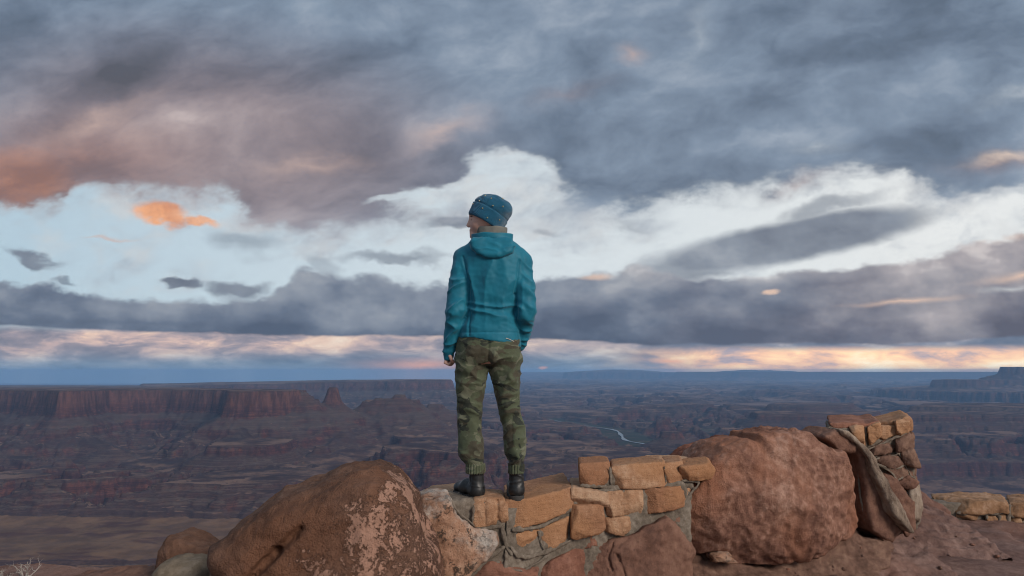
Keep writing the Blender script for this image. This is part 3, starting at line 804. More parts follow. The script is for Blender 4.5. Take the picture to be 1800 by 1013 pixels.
# ------------------------------------------------------------------ stone materials
def stone_mat(name, dark, mid, light, lichen=None, lich_amt=0.0, lich_dir=None, lich_scale=5.0, warm=None, rough=0.9, scale=1.0, bstr=0.55, pits=0.0, streak=0.0, white=0.0, bed=False, vary=0.0):
    m, g, b = material(name)
    tc = g.new('ShaderNodeTexCoord'); co = S(g, tc.outputs['Object'])
    geo = g.new('ShaderNodeNewGeometry'); pos = S(g, geo.outputs['Position'])
    if streak: pos2 = g.mapping(pos, (0, 0, 0), (0, math.radians(28), 0), (1, 1, 0.12))
    else: pos2 = pos
    n1 = g.noise(pos, 3.0 * scale, 5, 0.6, 0.3); n2 = g.noise(pos2, 22.0 * scale, 5, 0.62); n3 = g.noise(pos, 120.0 * scale, 3, 0.6)
    f = n1 * 0.55 + n2 * 0.45
    if bed:                                               # bedding: thin layers across the stone
        bz = g.noise(g.vmath('MULTIPLY', pos, (2.0, 2.0, 26.0)), 2.2, 4, 0.6, 0.3)
        f = f * 0.86 + bz * 0.14
    col = g.ramp(f, [(0.36, dark), (0.50, mid), (0.63, light)])
    oi = g.new('ShaderNodeObjectInfo'); rnd = S(g, oi.outputs['Random'])
    if vary:                                              # no two stones from quite the same bed
        col = g.mix(rnd.smooth(0.35, 1.0) * vary, col, g.mix(n2, dark, (mid[0] * 0.95, mid[1] * 0.72, mid[2] * 0.62)))
        col = g.mix(rnd.smooth(0.5, 0.0) * vary * 0.7, col, g.mix(n2, mid, (light[0], light[1] * 1.08, light[2] * 1.18)))
    if warm:
        col = g.mix(g.noise(pos, 1.7 * scale, 3, 0.5).smooth(0.45, 0.65) * 0.7, col, warm)
    # dark varnish flecks and grain
    col = g.mix(n3.smooth(0.54, 0.74) * 0.45, col, tuple(0.45 * v for v in dark))
    col = g.mix(g.noise(pos, 48.0 * scale, 2, 0.5).smooth(0.62, 0.75) * 0.22, col, tuple(min(1, 1.3 * v) for v in light))
    h = (bz * 0.4 if bed else 0.0) + n2 * 0.6 + n3 * 0.35 + g.noise(pos, 8.0 * scale, 4, 0.6) * 0.8
    if lichen:
        lf = g.noise(pos, lich_scale, 5, 0.7, 0.3) * 0.55 + g.noise(pos, lich_scale * 7.5, 5, 0.8) * 0.45 + lich_amt
        if lich_dir: lf = lf + (g.vmath('DOT_PRODUCT', pos, lich_dir[0]) - lich_dir[1]).mn(0.045).mx(-0.10)
        l = lf.smooth(0.525, 0.56)
        col = g.mix(l * 0.88, col, g.mix(n2, tuple(0.72 * v for v in lichen), lichen))
        h = h + l * 0.25
    if white:
        w = (g.noise(pos, 3.6, 5, 0.65) + white).smooth(0.5, 0.68)
        col = g.mix(w * 0.8, col, g.mix(n3, (0.30, 0.28, 0.25), (0.62, 0.59, 0.54)))
    if pits:
        pv = g.vmath('MULTIPLY', pos, (1, 1, 0.75))
        vz = g.voro(g.vmath('ADD', pv, g.vmath('SCALE', g.noise(pos, 6.0, 2, 0.5, color=True), 0.10)), 15.0, 'SMOOTH_F1')
        h = h + vz * (-pits)
    g.put(b.inputs['Base Color'], col)
    b.inputs['Roughness'].default_value = rough
    b.inputs['Specular IOR Level'].default_value = 0.18
    bump(g, b, h, bstr, 0.018 / scale)
    return m
# ------------------------------------------------------------------ the rim: ground, boulders, stone wall
Z3 = lambda *q: [(260 + a / 3.4615, 800 + b / 3.4615) for a, b in q]
Z4 = lambda *q: [(730 + a / 3.2727, 790 + b / 3.2727) for a, b in q]
Z5 = lambda *q: [(1180 + a / 3.237, 700 + b / 3.237) for a, b in q]
Z6 = lambda *q: [(1400 + a / 3.2375, 700 + b / 3.2375) for a, b in q]
Z7 = lambda *q: [(1580 + a / 6.2136, 850 + b / 6.2136) for a, b in q]

M_block = stone_mat('hewn_sandstone', (0.20, 0.108, 0.064), (0.37, 0.210, 0.122), (0.54, 0.36, 0.235), warm=(0.39, 0.200, 0.100), scale=1.4, bstr=1.0, bed=True, vary=0.9)
M_block_red = stone_mat('red_sandstone', (0.13, 0.060, 0.043), (0.245, 0.118, 0.082), (0.37, 0.205, 0.150), warm=(0.28, 0.125, 0.080), scale=1.4, bstr=1.0, bed=True, vary=0.4)
M_boulder = stone_mat('varnished_boulder', (0.080, 0.042, 0.030), (0.138, 0.074, 0.050), (0.205, 0.115, 0.080), lichen=(0.46, 0.265, 0.190), lich_amt=0.0, lich_dir=((0.45, 0.0, -0.45), -0.79), lich_scale=7.5, warm=(0.165, 0.075, 0.042), bstr=1.2)
M_big = stone_mat('pitted_red_rock', (0.105, 0.050, 0.038), (0.25, 0.128, 0.090), (0.43, 0.265, 0.20), warm=(0.30, 0.130, 0.075), pits=0.9, bstr=1.0)
M_bigback = stone_mat('dark_red_rock', (0.10, 0.036, 0.025), (0.19, 0.070, 0.043), (0.29, 0.125, 0.08))
M_pale = stone_mat('lichened_rock', (0.16, 0.085, 0.055), (0.33, 0.185, 0.12), (0.46, 0.29, 0.20), lichen=(0.085, 0.065, 0.052), lich_amt=-0.015, lich_scale=9.0, white=0.06, bstr=1.0)
M_slab = stone_mat('dark_slab_rock', (0.105, 0.055, 0.042), (0.18, 0.095, 0.068), (0.25, 0.14, 0.10), scale=0.9)
M_bark = stone_mat('ribbed_grey_rock', (0.11, 0.078, 0.060), (0.28, 0.215, 0.165), (0.46, 0.375, 0.30), streak=1.0, bstr=1.0)
M_brown = stone_mat('brown_rock', (0.085, 0.048, 0.036), (0.165, 0.095, 0.070), (0.26, 0.16, 0.115))
M_grey = stone_mat('grey_cobble', (0.12, 0.090, 0.062), (0.20, 0.155, 0.110), (0.29, 0.230, 0.170), bstr=0.3)
M_ground = stone_mat('ledge_rock', (0.095, 0.055, 0.046), (0.175, 0.105, 0.088), (0.27, 0.175, 0.145), warm=(0.20, 0.10, 0.072), scale=0.7, bstr=0.8)
M_mortar = stone_mat('weathered_mortar', (0.10, 0.080, 0.062), (0.170, 0.140, 0.111), (0.26, 0.22, 0.178), scale=2.0, bstr=0.6)

def build_ground():
    xs = np.concatenate([-np.geomspace(3000, 6, 26), np.linspace(-5, 8, 300), np.geomspace(9, 3000, 26)])
    edge = np.interp(xs, [-3000, -60, -5, -1, 0.5, 2.0, 3.2, 4.5, 6.0, 9.0, 60, 3000], [-40, 4, 4.45, 4.5, 4.75, 5.6, 7.0, 8.2, 8.6, 9.5, 14, -40])
    ts = np.concatenate([-np.geomspace(3000, 5, 22), np.linspace(-3.5, 0, 90)])
    off = [(0.06, -0.12), (0.16, -0.6), (0.5, -2.5), (2.0, -14), (8, -60), (45, -200), (110, -300), (175, -372)]
    rows = []
    for t in ts: rows.append(np.stack([xs, edge + t, np.zeros_like(xs)], -1))
    for dy, dz in off: rows.append(np.stack([xs, edge + dy, np.full_like(xs, dz)], -1))
    V = np.stack(rows)
    X, Y = V[..., 0], V[..., 1]
    base = np.interp(X, [-6, -2, 1.0, 2.2, 4.0, 6.0], [0.22, 0.24, 0.20, 0.20, 0.10, 0.06]) * np.interp(np.abs(X), [0, 12, 60], [1, 1, 0.3])
    n = fbm2(X * 0.9, Y * 0.9, 5, 5)
    base = base + 0.05 * n + 0.05 * sstep(0.05, 0.12, fbm2(X * 0.6 + 4, Y * 0.6, 9, 4)) * (np.abs(X) < 12)
    V[..., 2] += base
    nr, nc = V.shape[:2]
    idx = np.arange(nr * nc).reshape(nr, nc)
    F = np.stack([idx[:-1, :-1], idx[:-1, 1:], idx[1:, 1:], idx[1:, :-1]], -1).reshape(-1, 4)
    tag(new_obj('ground', V.reshape(-1, 3), F, M_ground), kind='structure')
build_ground()

# ---- boulders on the left
def crack_extra(F, A, D, B, pl):
    return F
o = rock('boulder', Z3((390, 548), (520, 470), (640, 370), (760, 268), (870, 226), (1000, 186), (1100, 124), (1200, 100), (1290, 78), (1380, 78), (1480, 132), (1560, 205),
                       (1625, 300), (1660, 420), (1700, 540), (1752, 602), (1772, 700), (1785, 820), (1760, 1250), (500, 1250), (420, 800), (380, 620)),
         Plane(600, 3.35, 6), 0.62, r=0.30, hs=0.0125, seed=3, amp=0.026, freq=3.4, front=0.26, ampf=0.009, freqf=11, chips=5, chip=0.10, mat=M_boulder,
         groove=[(Z3((985, 392), (900, 470), (840, 525)), 0.022, 0.045), (Z3((840, 525), (760, 605), (690, 690), (600, 800)), 0.024, 0.06)])
tag(o, 'huge rounded brown boulder with pale lichen patches and a diagonal crack', 'boulder')
o = rock('boulder', Z3((85, 650), (108, 560), (160, 482), (235, 500), (330, 540), (385, 562), (425, 596), (380, 700), (300, 800), (80, 800)),
         Plane(330, 3.9, -8), 0.22, r=0.085, hs=0.010, seed=7, amp=0.018, freq=5, front=0.12, mat=M_boulder)
tag(o, 'pointed brown rock with pink patches, topmost of the small rocks left of the boulder', 'boulder', 'small rocks at the foot of the boulder')
o = rock('boulder', Z3((45, 705), (100, 645), (180, 622), (340, 627), (390, 680), (400, 760), (400, 960), (30, 960)),
         Plane(320, 3.7, 0), 0.16, r=0.10, hs=0.010, seed=8, amp=0.006, freq=5, front=0.12, mat=M_grey)
tag(o, 'smooth grey-green cobble below the pointed rock at the lower left', 'boulder', 'small rocks at the foot of the boulder')
o = rock('boulder', Z3((398, 700), (450, 622), (482, 580), (560, 592), (640, 632), (690, 690), (700, 960), (400, 960)),
         Plane(410, 3.55, 0), 0.16, r=0.085, hs=0.010, seed=9, amp=0.016, freq=7, front=0.12, mat=M_brown)
tag(o, 'hollowed brown rock between the grey cobble and the huge boulder', 'boulder', 'small rocks at the foot of the boulder')
o = rock('boulder', Z3((345, 640), (400, 597), (460, 585), (450, 660), (440, 780), (380, 780)),
         Plane(375, 3.75, 0), 0.16, r=0.04, hs=0.009, seed=10, amp=0.006, freq=8, front=0.06, mat=M_grey)
tag(o, 'little wedge of grey stone squeezed between the cobble and the pointed rock', 'boulder', 'small rocks at the foot of the boulder')
o = rock('boulder', [(-60, 1012), (0, 1006), (40, 1003), (75, 1006), (110, 1010), (190, 1012), (190, 1100), (-60, 1100)],
         Plane(60, 4.15, 0), 0.22, r=0.06, hs=0.014, seed=12, amp=0.010, freq=5, front=0.18, mat=M_ground)
tag(o, 'low brown rock under the dead shrub in the bottom left corner', 'boulder')
o = rock('boulder', [(120, 1014), (180, 1009), (235, 1004), (290, 1007), (330, 1012), (330, 1100), (120, 1100)],
         Plane(240, 4.0, 0), 0.16, r=0.05, hs=0.014, seed=13, amp=0.014, freq=6, front=0.15, mat=M_slab)
tag(o, 'low pinkish rock along the bottom edge left of the grey cobble', 'boulder')

# ---- mortared wall under the feet
wall = empty('stone_wall', P(960, 1090, 4.0), 'low wall of orange sandstone blocks and grey mortar the person stands on', 'wall')
wall['kind'] = 'thing'
WA, WB, WC = Plane(830, 3.84, 12), Plane(890, 3.86, 36), Plane(1007, 4.17, 22)
def block(pts, pl, depth=0.36, seed=0, mat=None, chips=5, chip=0.022, r=0.004, front=0.0, hs=0.0085, amp=0.0045, name='stone', parent=None, **kw):
    return rock(name, pts, pl, depth, r=r, hs=hs, seed=seed, amp=amp, freq=9, front=front, chips=chips, chip=chip, ampf=0.0026, freqf=38, mat=mat or M_block, parent=parent or wall, relaxn=0, grow=kw.pop('grow', 0.015), shear=0.9, **kw)
block([(745, 882), (756, 875), (796, 870), (829, 869), (832, 901), (814, 906), (804, 894), (797, 884), (770, 881)], Plane(800, 4.13, 8), 0.34, 21)
block(Z4((345, 305), (400, 297), (500, 300), (520, 330), (522, 415), (480, 430), (350, 440), (343, 420)), WA, 0.30, 22, groove=[(Z4((474, 300), (470, 370), (482, 432)), 0.012, 0.018), (Z4((398, 295), (404, 430)), 0.012, 0.012)])
block([(890, 889), (930, 880), (1005, 862), (1006, 893), (960, 912), (900, 931), (891, 925)], WB, 0.50, 23, chips=9, front=0.01)
block(Z4((528, 478), (600, 470), (702, 455), (714, 545), (640, 597), (590, 590), (545, 540)), WB, 0.3, 24, chips=8, chip=0.035)
block(Z4((725, 470), (890, 400), (893, 525), (760, 568), (740, 540)), WB, 0.3, 25)
block(Z4((905, 328), (1070, 320), (1078, 435), (1060, 455), (920, 500), (905, 495)), WC, 0.40, 26, front=0.07)
block(Z4((906, 232), (960, 236), (1098, 256), (1104, 300), (1100, 318), (1000, 308), (908, 304)), WC, 0.36, 27, tilt=(0.25, -0.15), front=0.05)
block(Z4((1100, 256), (1189, 249), (1190, 368), (1110, 372)), WC, 0.36, 28, front=0.045)
block(Z4((1190, 249), (1298, 240), (1294, 366), (1191, 368)), WC, 0.36, 29, front=0.03)
block(Z4((1298, 240), (1420, 232), (1534, 222), (1541, 318), (1420, 344), (1298, 366)), WC, 0.36, 30, front=0.04)
block(Z4((1536, 205), (1578, 225), (1570, 285), (1544, 298)), WC, 0.30, 31, front=0.0)
block(Z4((1085, 405), (1195, 398), (1230, 400), (1228, 455), (1190, 480), (1090, 455)), WC, 0.25, 32, front=0.04, chip=0.03)
block(Z4((972, 505), (1056, 500), (1062, 540), (980, 560)), WC, 0.2, 33, mat=M_block_red, front=0.01)
block(Z4((953, 96), (1110, 90), (1122, 200), (960, 202)), WC, 0.30, 34, chips=8)
block(Z4((1138, 112), (1262, 100), (1430, 85), (1440, 200), (1300, 215), (1150, 216)), WC, 0.32, 35, chips=9, chip=0.035, front=0.02)
block(Z4((1438, 95), (1531, 85), (1531, 190), (1450, 196)), WC, 0.30, 36)
block(Z4((1530, 108), (1690, 88), (1720, 126), (1700, 165), (1600, 172), (1535, 165)), WC, 0.30, 37, front=0.03, r=0.025)
block(Z4((1330, 78), (1500, 74), (1580, 84), (1580, 104), (1330, 104)), Plane(1180, 4.72, 20), 0.25, 38)          # rear cap stones show above the front ones
# big rocks of the wall's foot
rock('rock', [(733, 896), (748, 881), (791, 877), (803, 906), (831, 931), (874, 936), (876, 953), (864, 974), (838, 1002), (815, 1030), (800, 1100), (740, 1100), (742, 980)],
     WA, 0.35, r=0.055, hs=0.0095, seed=41, amp=0.020, freq=6, front=0.05, ampf=0.006, freqf=24, mat=M_pale, parent=wall)
block(Z4((712, 735), (785, 655), (900, 600), (965, 508), (972, 730), (975, 1000), (650, 1000)), WB, 0.3, 42, M_block_red, front=0.03, chips=6, chip=0.05, hs=0.010, amp=0.014, name='rock', r=0.02)
block(Z4((978, 592), (1050, 562), (1230, 502), (1440, 392), (1502, 450), (1592, 570), (1580, 740), (1560, 1000), (978, 1000)), WC, 0.35, 43, M_slab, front=0.08, chips=8, chip=0.05, hs=0.0105, amp=0.016, name='rock', r=0.03,
      groove=[(Z4((1140, 540), (1110, 610), (1130, 680)), 0.012, 0.02), (Z4((1160, 590), (1200, 680), (1215, 740)), 0.010, 0.018), (Z4((1225, 505), (1150, 560), (1135, 600)), 0.012, 0.012)])
block(Z4((345, 735), (430, 672), (600, 705), (700, 722), (690, 1000), (300, 1000)), WA, 0.3, 44, M_block_red, front=0.0, hs=0.010, amp=0.014, name='rock', r=0.03)
block(Z4((448, 640), (475, 625), (520, 625), (526, 668), (462, 668)), WA, 0.2, 45, M_block_red, r=0.02, front=-0.01)
block(Z4((1440, 395), (1520, 360), (1522, 480), (1500, 455)), WC, 0.25, 46, M_slab, r=0.012, chips=3)
block(Z4((1275, 392), (1300, 388), (1300, 410), (1278, 412)), WC, 0.15, 47, chips=2, r=0.006, front=0.0)
# mortar core, set back behind the stones
def core(pts, pl, depth, front, seed):
    return rock('mortar', pts, pl, depth, r=0.015, hs=0.012, seed=seed, amp=0.012, freq=14, front=front, ampf=0.006, freqf=45, mat=M_mortar, parent=wall, shear=0.9)
core([(752, 884), (830, 878), (892, 890), (896, 1000), (880, 1100), (745, 1100)], WA, 0.28, -0.022, 51)
core([(890, 896), (1005, 872), (1024, 940), (1030, 1100), (880, 1100)], WB, 0.28, -0.020, 52)
core([(1006, 872), (1070, 858), (1200, 846), (1216, 870), (1212, 1100), (1006, 1100)], WC, 0.28, 0.000, 53)
core([(1024, 830), (1195, 826), (1215, 846), (1222, 862), (1024, 862)], WC, 0.24, -0.018, 54)
J = [(WA, ((205, 292), (222, 325), (245, 362), (330, 432), (372, 466), (430, 455), (500, 442)), 0.012), (WA, ((337, 320), (333, 380), (335, 430)), 0.009),
     (WA, ((500, 445), (512, 500), (525, 560), (560, 610)), 0.014), (WB, ((560, 466), (640, 455), (720, 448), (820, 400), (905, 346)), 0.017), (WB, ((712, 470), (728, 520), (750, 600)), 0.009),
     (WB, ((548, 555), (590, 615), (650, 625), (760, 590), (880, 535), (960, 500)), 0.018), 
     (WC, ((1082, 325), (1090, 380), (1075, 450)), 0.012), (WC, ((960, 482), (1010, 470), (1075, 458)), 0.012), (WC, ((950, 208), (1100, 218), (1300, 228), (1420, 212), (1530, 200)), 0.014),
     (WC, ((1108, 384), (1150, 380), (1200, 382)), 0.011), (WC, ((1245, 445), (1290, 415), (1350, 372), (1430, 352), (1515, 342)), 0.016),
     (WA, ((335, 705), (400, 650), (470, 590), (520, 560)), 0.016), (WA, ((420, 665), (480, 680), (560, 700), (620, 700)), 0.013), (WB, ((620, 705), (700, 660), (770, 612)), 0.013),
     (WC, ((982, 574), (1040, 560), (1062, 545)), 0.012), (WC, ((1070, 510), (1120, 515), (1200, 495)), 0.013), (WC, ((1122, 100), (1126, 150), (1132, 205)), 0.012),
     (WC, ((1575, 275), (1610, 235), (1640, 188)), 0.013), (WC, ((1540, 180), (1600, 185), (1640, 190)), 0.010), (WC, ((1436, 100), (1446, 195)), 0.006),
     (WC, ((975, 490), (968, 560), (975, 600)), 0.010)]
for i, (pl, q, w) in enumerate(J):
    bead('mortar_bead', Z4(*q), pl, w * 0.7, M_mortar, wall, out=-0.006, seed=60 + i, flat=0.4)

# ---- the big red boulder on the right
PB = Plane(1350, 4.80, 14)
def pits_fn(W, V, N):
    return 0.030 * np.abs(fbm3(W * np.array([11, 11, 8.0]), 77, 2)) * (0.35 + 0.65 * sstep(0.0, 0.5, V[:, 0] + 0.15)) - 0.01
o = rock('boulder', Z5((40, 700), (60, 630), (130, 555), (215, 455), (262, 365), (330, 300), (430, 262), (520, 250), (540, 228), (650, 217), (760, 214), (830, 228), (880, 282), (950, 316), (1018, 322),
                       (1044, 420), (1070, 600), (1100, 700), (1094, 765), (900, 850), (750, 910), (600, 955), (450, 962), (385, 932), (335, 880), (280, 868), (200, 900), (130, 922), (100, 850), (45, 760)),
         PB, 0.50, r=0.09, hs=0.0145, seed=71, amp=0.018, freq=2.6, front=0.09, dome=0.04, ampf=0.006, freqf=14, chips=13, chip=0.13, grow=0.03, mat=M_big, tilt=(0.22, 0.05), dispfn=pits_fn,
         groove=[(Z5((520, 250), (515, 300), (560, 350), (650, 380)), 0.05, 0.03), (Z5((330, 420), (420, 480), (430, 600)), 0.09, 0.03)])
tag(o, 'big pitted red boulder standing between the block wall and the stone pillar', 'boulder')
o = rock('boulder', Z5((92, 362), (130, 320), (190, 285), (300, 262), (352, 228), (440, 236), (530, 212), (640, 216), (640, 420), (300, 520), (120, 520)),
         Plane(1300, 5.35, 14), 0.35, r=0.05, hs=0.013, seed=72, amp=0.03, freq=4, front=0.06, chips=8, chip=0.06, mat=M_bigback)
tag(o, 'dark red jagged rock showing behind the top left of the big pitted boulder', 'boulder')

# ---- rock fill and ledges at the boulder's foot
def ledge(name, pts, pl, tilt, label, mat=M_ground, seed=0, r=0.05, depth=1.2, amp=0.03, hs=0.016, chips=0, freq=3.5, steps=0):
    def strat(W, V, N):                                   # thin beds weathering out of the surface
        q = W[:, 2] * 16 + 1.2 * fbm3(W * 2.0, seed + 3, 2)
        return 0.012 * (sstep(0.30, 0.50, q - np.floor(q)) - sstep(0.92, 1.0, q - np.floor(q)))
    o = rock(name, pts, pl, depth, r=r, hs=hs, seed=seed, amp=amp, freq=freq, front=0.0, chips=chips, chip=0.06, tilt=(tilt, 0), ampf=0.008, freqf=18, mat=mat, dispfn=strat)
    return tag(o, label, 'rock ledge', kind='thing')
ledge('rock_ledge', Z5((90, 905), (200, 905), (240, 885), (330, 885), (400, 955), (560, 965), (760, 912), (900, 862), (1040, 790), (1110, 778), (1235, 838), (1300, 836), (1230, 960), (900, 1100), (700, 1300), (60, 1300)),
      Plane(1400, 4.95, 12), 0.8, 'rough brown rock footing directly below the big pitted boulder', M_brown, 81, r=0.03, depth=0.7, amp=0.025, freq=6)
o = rock('boulder', Z5((240, 905), (290, 880), (330, 885), (395, 945), (300, 942), (245, 935)), Plane(1270, 4.75, 12), 0.14, r=0.02, hs=0.008, seed=82, amp=0.010, freq=12, front=0.03, chips=4, mat=M_pale)
tag(o, 'small pale stone wedged under the left foot of the big pitted boulder', 'boulder')
ledge('rock_ledge', [(1560, 935), (1600, 905), (1640, 902), (1683, 914), (1735, 921), (1757, 930), (1758, 955), (1768, 980), (1778, 1040), (1780, 1120), (1490, 1120), (1530, 970)], Plane(1660, 5.7, 8), 2.0,
      'grey-purple rock ledge with thin beds at the lower right corner', M_ground, 83, depth=1.5)
ledge('rock_ledge', [(1598, 885), (1617, 872), (1646, 877), (1680, 894), (1686, 906), (1668, 918), (1640, 940), (1600, 990), (1590, 960)], Plane(1640, 6.4, 0), 0.9,
      'rounded purple-brown rock hump between the stone pillar and the low wall', M_ground, 84, depth=0.8)
ledge('rock_ledge', [(1330, 1016), (1390, 1004), (1420, 993), (1500, 978), (1573, 968), (1660, 980), (1688, 1003), (1700, 1040), (1705, 1130), (1320, 1130)], Plane(1520, 4.95, 6), 2.3,
      'broad smooth rock ledge along the bottom edge below the pillar', M_ground, 85, depth=1.3)
ledge('rock_ledge', Z7((1110, 720), (1200, 760), (1367, 760), (1500, 770), (1500, 1200), (1215, 1200), (1215, 960)), Plane(1790, 6.6, 0), 1.6,
      'flat grey slab at the right edge in front of the low wall', M_grey, 86, depth=0.6)

# ---- stone pillar with the leaning ribbed slab
pillar = empty('stone_pillar', P(1530, 960, 5.4), 'stone pillar with a leaning ribbed slab, mortared rocks and orange cap stones', 'pillar')
pillar['kind'] = 'thing'
PL, PC = Plane(1500, 5.15, 12), Plane(1510, 5.35, 14)
def ribs(W, V, N):
    a = V[:, 0] * 0.80 + V[:, 2] * 0.52                   # across the slab's length
    return 0.007 * np.abs(perlin3(np.stack([a * 34, V[:, 2] * 3, V[:, 1] * 10], -1), 5)) + 0.004 * perlin3(np.stack([a * 80, V[:, 2] * 6, V[:, 1] * 20], -1), 6)
slab_part = rock('leaning_slab', Z6((115, 216), (180, 167), (240, 177), (335, 262), (392, 332), (440, 430), (520, 570), (600, 720), (606, 762), (545, 830), (470, 790), (412, 760), (390, 690), (352, 440), (330, 330), (310, 306), (200, 306), (140, 242)),
     PL, 0.26, r=0.035, hs=0.010, seed=91, amp=0.014, freq=5, front=0.06, mat=M_slab, parent=pillar, tilt=(0.0, 0.15))
rock('ribbed_face', Z6((185, 172), (240, 178), (335, 262), (392, 332), (440, 430), (520, 570), (600, 720), (606, 755), (578, 745), (486, 640), (425, 510), (372, 400), (345, 330), (290, 265)),
     PL, 0.10, r=0.018, hs=0.009, seed=191, amp=0.012, freq=6, front=0.12, mat=M_bark, parent=pillar, dispfn=ribs).parent = slab_part
slab_part.children[0].matrix_parent_inverse.identity()
def pstone(pts, seed, mat, front=0.0, depth=0.3, r=0.02, pl=None, chips=4, chip=0.025, name='stone', amp=0.012, hs=0.010, **kw):
    return rock(name, pts, pl or PC, depth, r=r, hs=hs, seed=seed, amp=amp, freq=9, front=front, chips=chips, chip=chip, mat=mat, parent=pillar, grow=0.010, shear=0.9, **kw)
pstone(Z6((405, 355), (500, 400), (572, 470), (622, 540), (662, 590), (672, 735), (622, 775), (600, 722), (520, 565)), 92, M_slab, 0.06, name='rock')
pstone(Z6((300, 166), (338, 156), (382, 158), (386, 272), (345, 257), (325, 205)), 93, M_block, 0.05, 0.62, 0.008, back=0.02)
pstone(Z6((405, 166), (440, 150), (470, 142), (484, 214), (420, 262)), 94, M_block, 0.05, 0.62, 0.010)
pstone(Z6((470, 165), (565, 166), (572, 210), (484, 232)), 95, M_block, 0.0, 0.34, 0.010)
pstone(Z6((565, 132), (630, 112), (637, 190), (577, 216)), 96, M_block, 0.03, 0.60, 0.008)
pstone(Z6((632, 120), (656, 126), (659, 180), (637, 190)), 97, M_block, 0.0, 0.60, 0.008, chips=2)
pstone(Z6((192, 150), (330, 145), (400, 154), (472, 138), (474, 152), (402, 172), (330, 170), (215, 170)), 98, M_block_red, -0.01, 0.85, 0.008, chips=2, amp=0.005)
pstone(Z6((470, 150), (566, 130), (634, 110), (656, 122), (572, 150), (476, 168)), 99, M_block, -0.02, 0.75, 0.008, chips=2, amp=0.005)
pstone(Z6((395, 292), (470, 265), (560, 225), (575, 300), (500, 320), (410, 335)), 100, M_brown, 0.02, 0.3, 0.035)
pstone(Z6((562, 222), (640, 202), (662, 242), (660, 290), (575, 306)), 101, M_brown, 0.03, 0.3, 0.04)
pstone(Z6((625, 205), (660, 205), (670, 232), (655, 246)), 109, M_brown, 0.01, 0.2, 0.02, chips=1)
pstone(Z6((448, 352), (520, 335), (600, 330), (612, 382), (560, 400), (500, 386)), 102, M_brown, 0.02, 0.3, 0.03)
pstone(Z6((600, 300), (664, 292), (702, 386), (680, 390), (615, 366)), 103, M_brown, 0.05, 0.3, 0.012)
pstone(Z6((520, 405), (620, 388), (680, 396), (682, 445), (640, 440), (572, 470)), 104, M_brown, 0.0, 0.3, 0.02)
pstone(Z6((580, 486), (636, 446), (690, 478), (652, 528)), 105, M_slab, 0.03, 0.3, 0.012)
pstone(Z6((646, 535), (690, 490), (712, 600), (697, 700), (664, 702)), 106, M_bark, 0.04, 0.3, 0.012, dispfn=lambda W, V, N: 0.010 * np.abs(perlin3(np.stack([V[:, 0] * 60, V[:, 2] * 2, V[:, 1] * 20], -1), 8)))
rock('mortar', Z6((335, 190), (560, 190), (655, 200), (672, 380), (690, 500), (700, 690), (690, 760), (560, 800), (400, 700), (300, 300)), PC, 0.42, r=0.02, hs=0.013, seed=107, amp=0.014, freq=12, front=-0.03, mat=M_mortar, parent=pillar, shear=0.9)
rock('mortar', Z6((180, 162), (330, 165), (345, 255), (380, 320), (300, 300), (190, 200)), PC, 0.55, r=0.02, hs=0.013, seed=108, amp=0.010, freq=12, front=-0.01, mat=M_mortar, parent=pillar, shear=0.9)
for i, (q, w) in enumerate([(((398, 295), (470, 268), (560, 225), (640, 200)), 0.014), (((410, 350), (470, 345), (560, 325), (640, 300), (662, 292)), 0.010), (((412, 355), (480, 385), (550, 405), (600, 390), (612, 375)), 0.012),
                            (((570, 310), (605, 340), (615, 378)), 0.010), (((480, 385), (540, 420), (572, 470)), 0.011), (((572, 470), (620, 442), (640, 430)), 0.011), (((615, 378), (640, 420), (655, 455), (680, 455), (685, 490)), 0.011),
                            (((345, 320), (352, 440), (362, 560), (390, 690)), 0.010), (((600, 770), (650, 750), (690, 720), (702, 680)), 0.014), (((395, 160), (392, 220), (398, 280)), 0.010), (((625, 545), (650, 528), (690, 480)), 0.008)]):
    bead('mortar_bead', Z6(*q), PL if i == 7 else PC, w * 0.7, M_mortar, pillar, out=0.0, seed=130 + i, flat=0.6)

# ---- low wall farther along the rim
far = empty('low_wall', P(1740, 970, 7.2), 'distant low wall of tan blocks with a pale cap at the right edge', 'wall')
far['kind'] = 'thing'
PF = Plane(1740, 7.2, 4)
def fstone(pts, seed, mat, front=0.0, depth=0.3, r=0.015, chips=3, name='stone'):
    return rock(name, pts, PF, depth, r=r, hs=0.014, seed=seed, amp=0.012, freq=7, front=front, chips=chips, chip=0.03, mat=mat, parent=far, grow=0.014, shear=0.9)
M_tan = stone_mat('tan_sandstone', (0.16, 0.085, 0.048), (0.29, 0.165, 0.092), (0.42, 0.27, 0.18), scale=1.0)
fstone(Z7((380, 210), (560, 198), (800, 196), (1000, 202), (1185, 222), (1195, 318), (900, 320), (640, 320), (480, 300)), 111, M_tan, 0.04, 0.46, 0.02)
fstone(Z7((1218, 222), (1320, 215), (1420, 222), (1560, 230), (1560, 360), (1420, 372), (1225, 345)), 112, M_tan, 0.04, 0.46, 0.02)
for i, q in enumerate([((630, 345), (940, 340), (948, 420), (640, 400)), ((968, 345), (1078, 342), (1082, 450), (975, 440)), ((1105, 342), (1185, 345), (1180, 440), (1105, 445)), ((1215, 395), (1330, 390), (1340, 425), (1215, 450)), ((1360, 385), (1560, 400), (1560, 440), (1370, 430))]):
    fstone(Z7(*q), 113 + i, M_tan, 0.02)
for i, q in enumerate([((1100, 455), (1190, 450), (1300, 690), (1290, 725), (1110, 720)), ((1215, 465), (1367, 440), (1560, 450), (1560, 720), (1310, 720)), ((640, 430), (1090, 460), (1100, 720), (640, 720))]):
    fstone(Z7(*q), 120 + i, M_slab, 0.03, r=0.03, name='rock')
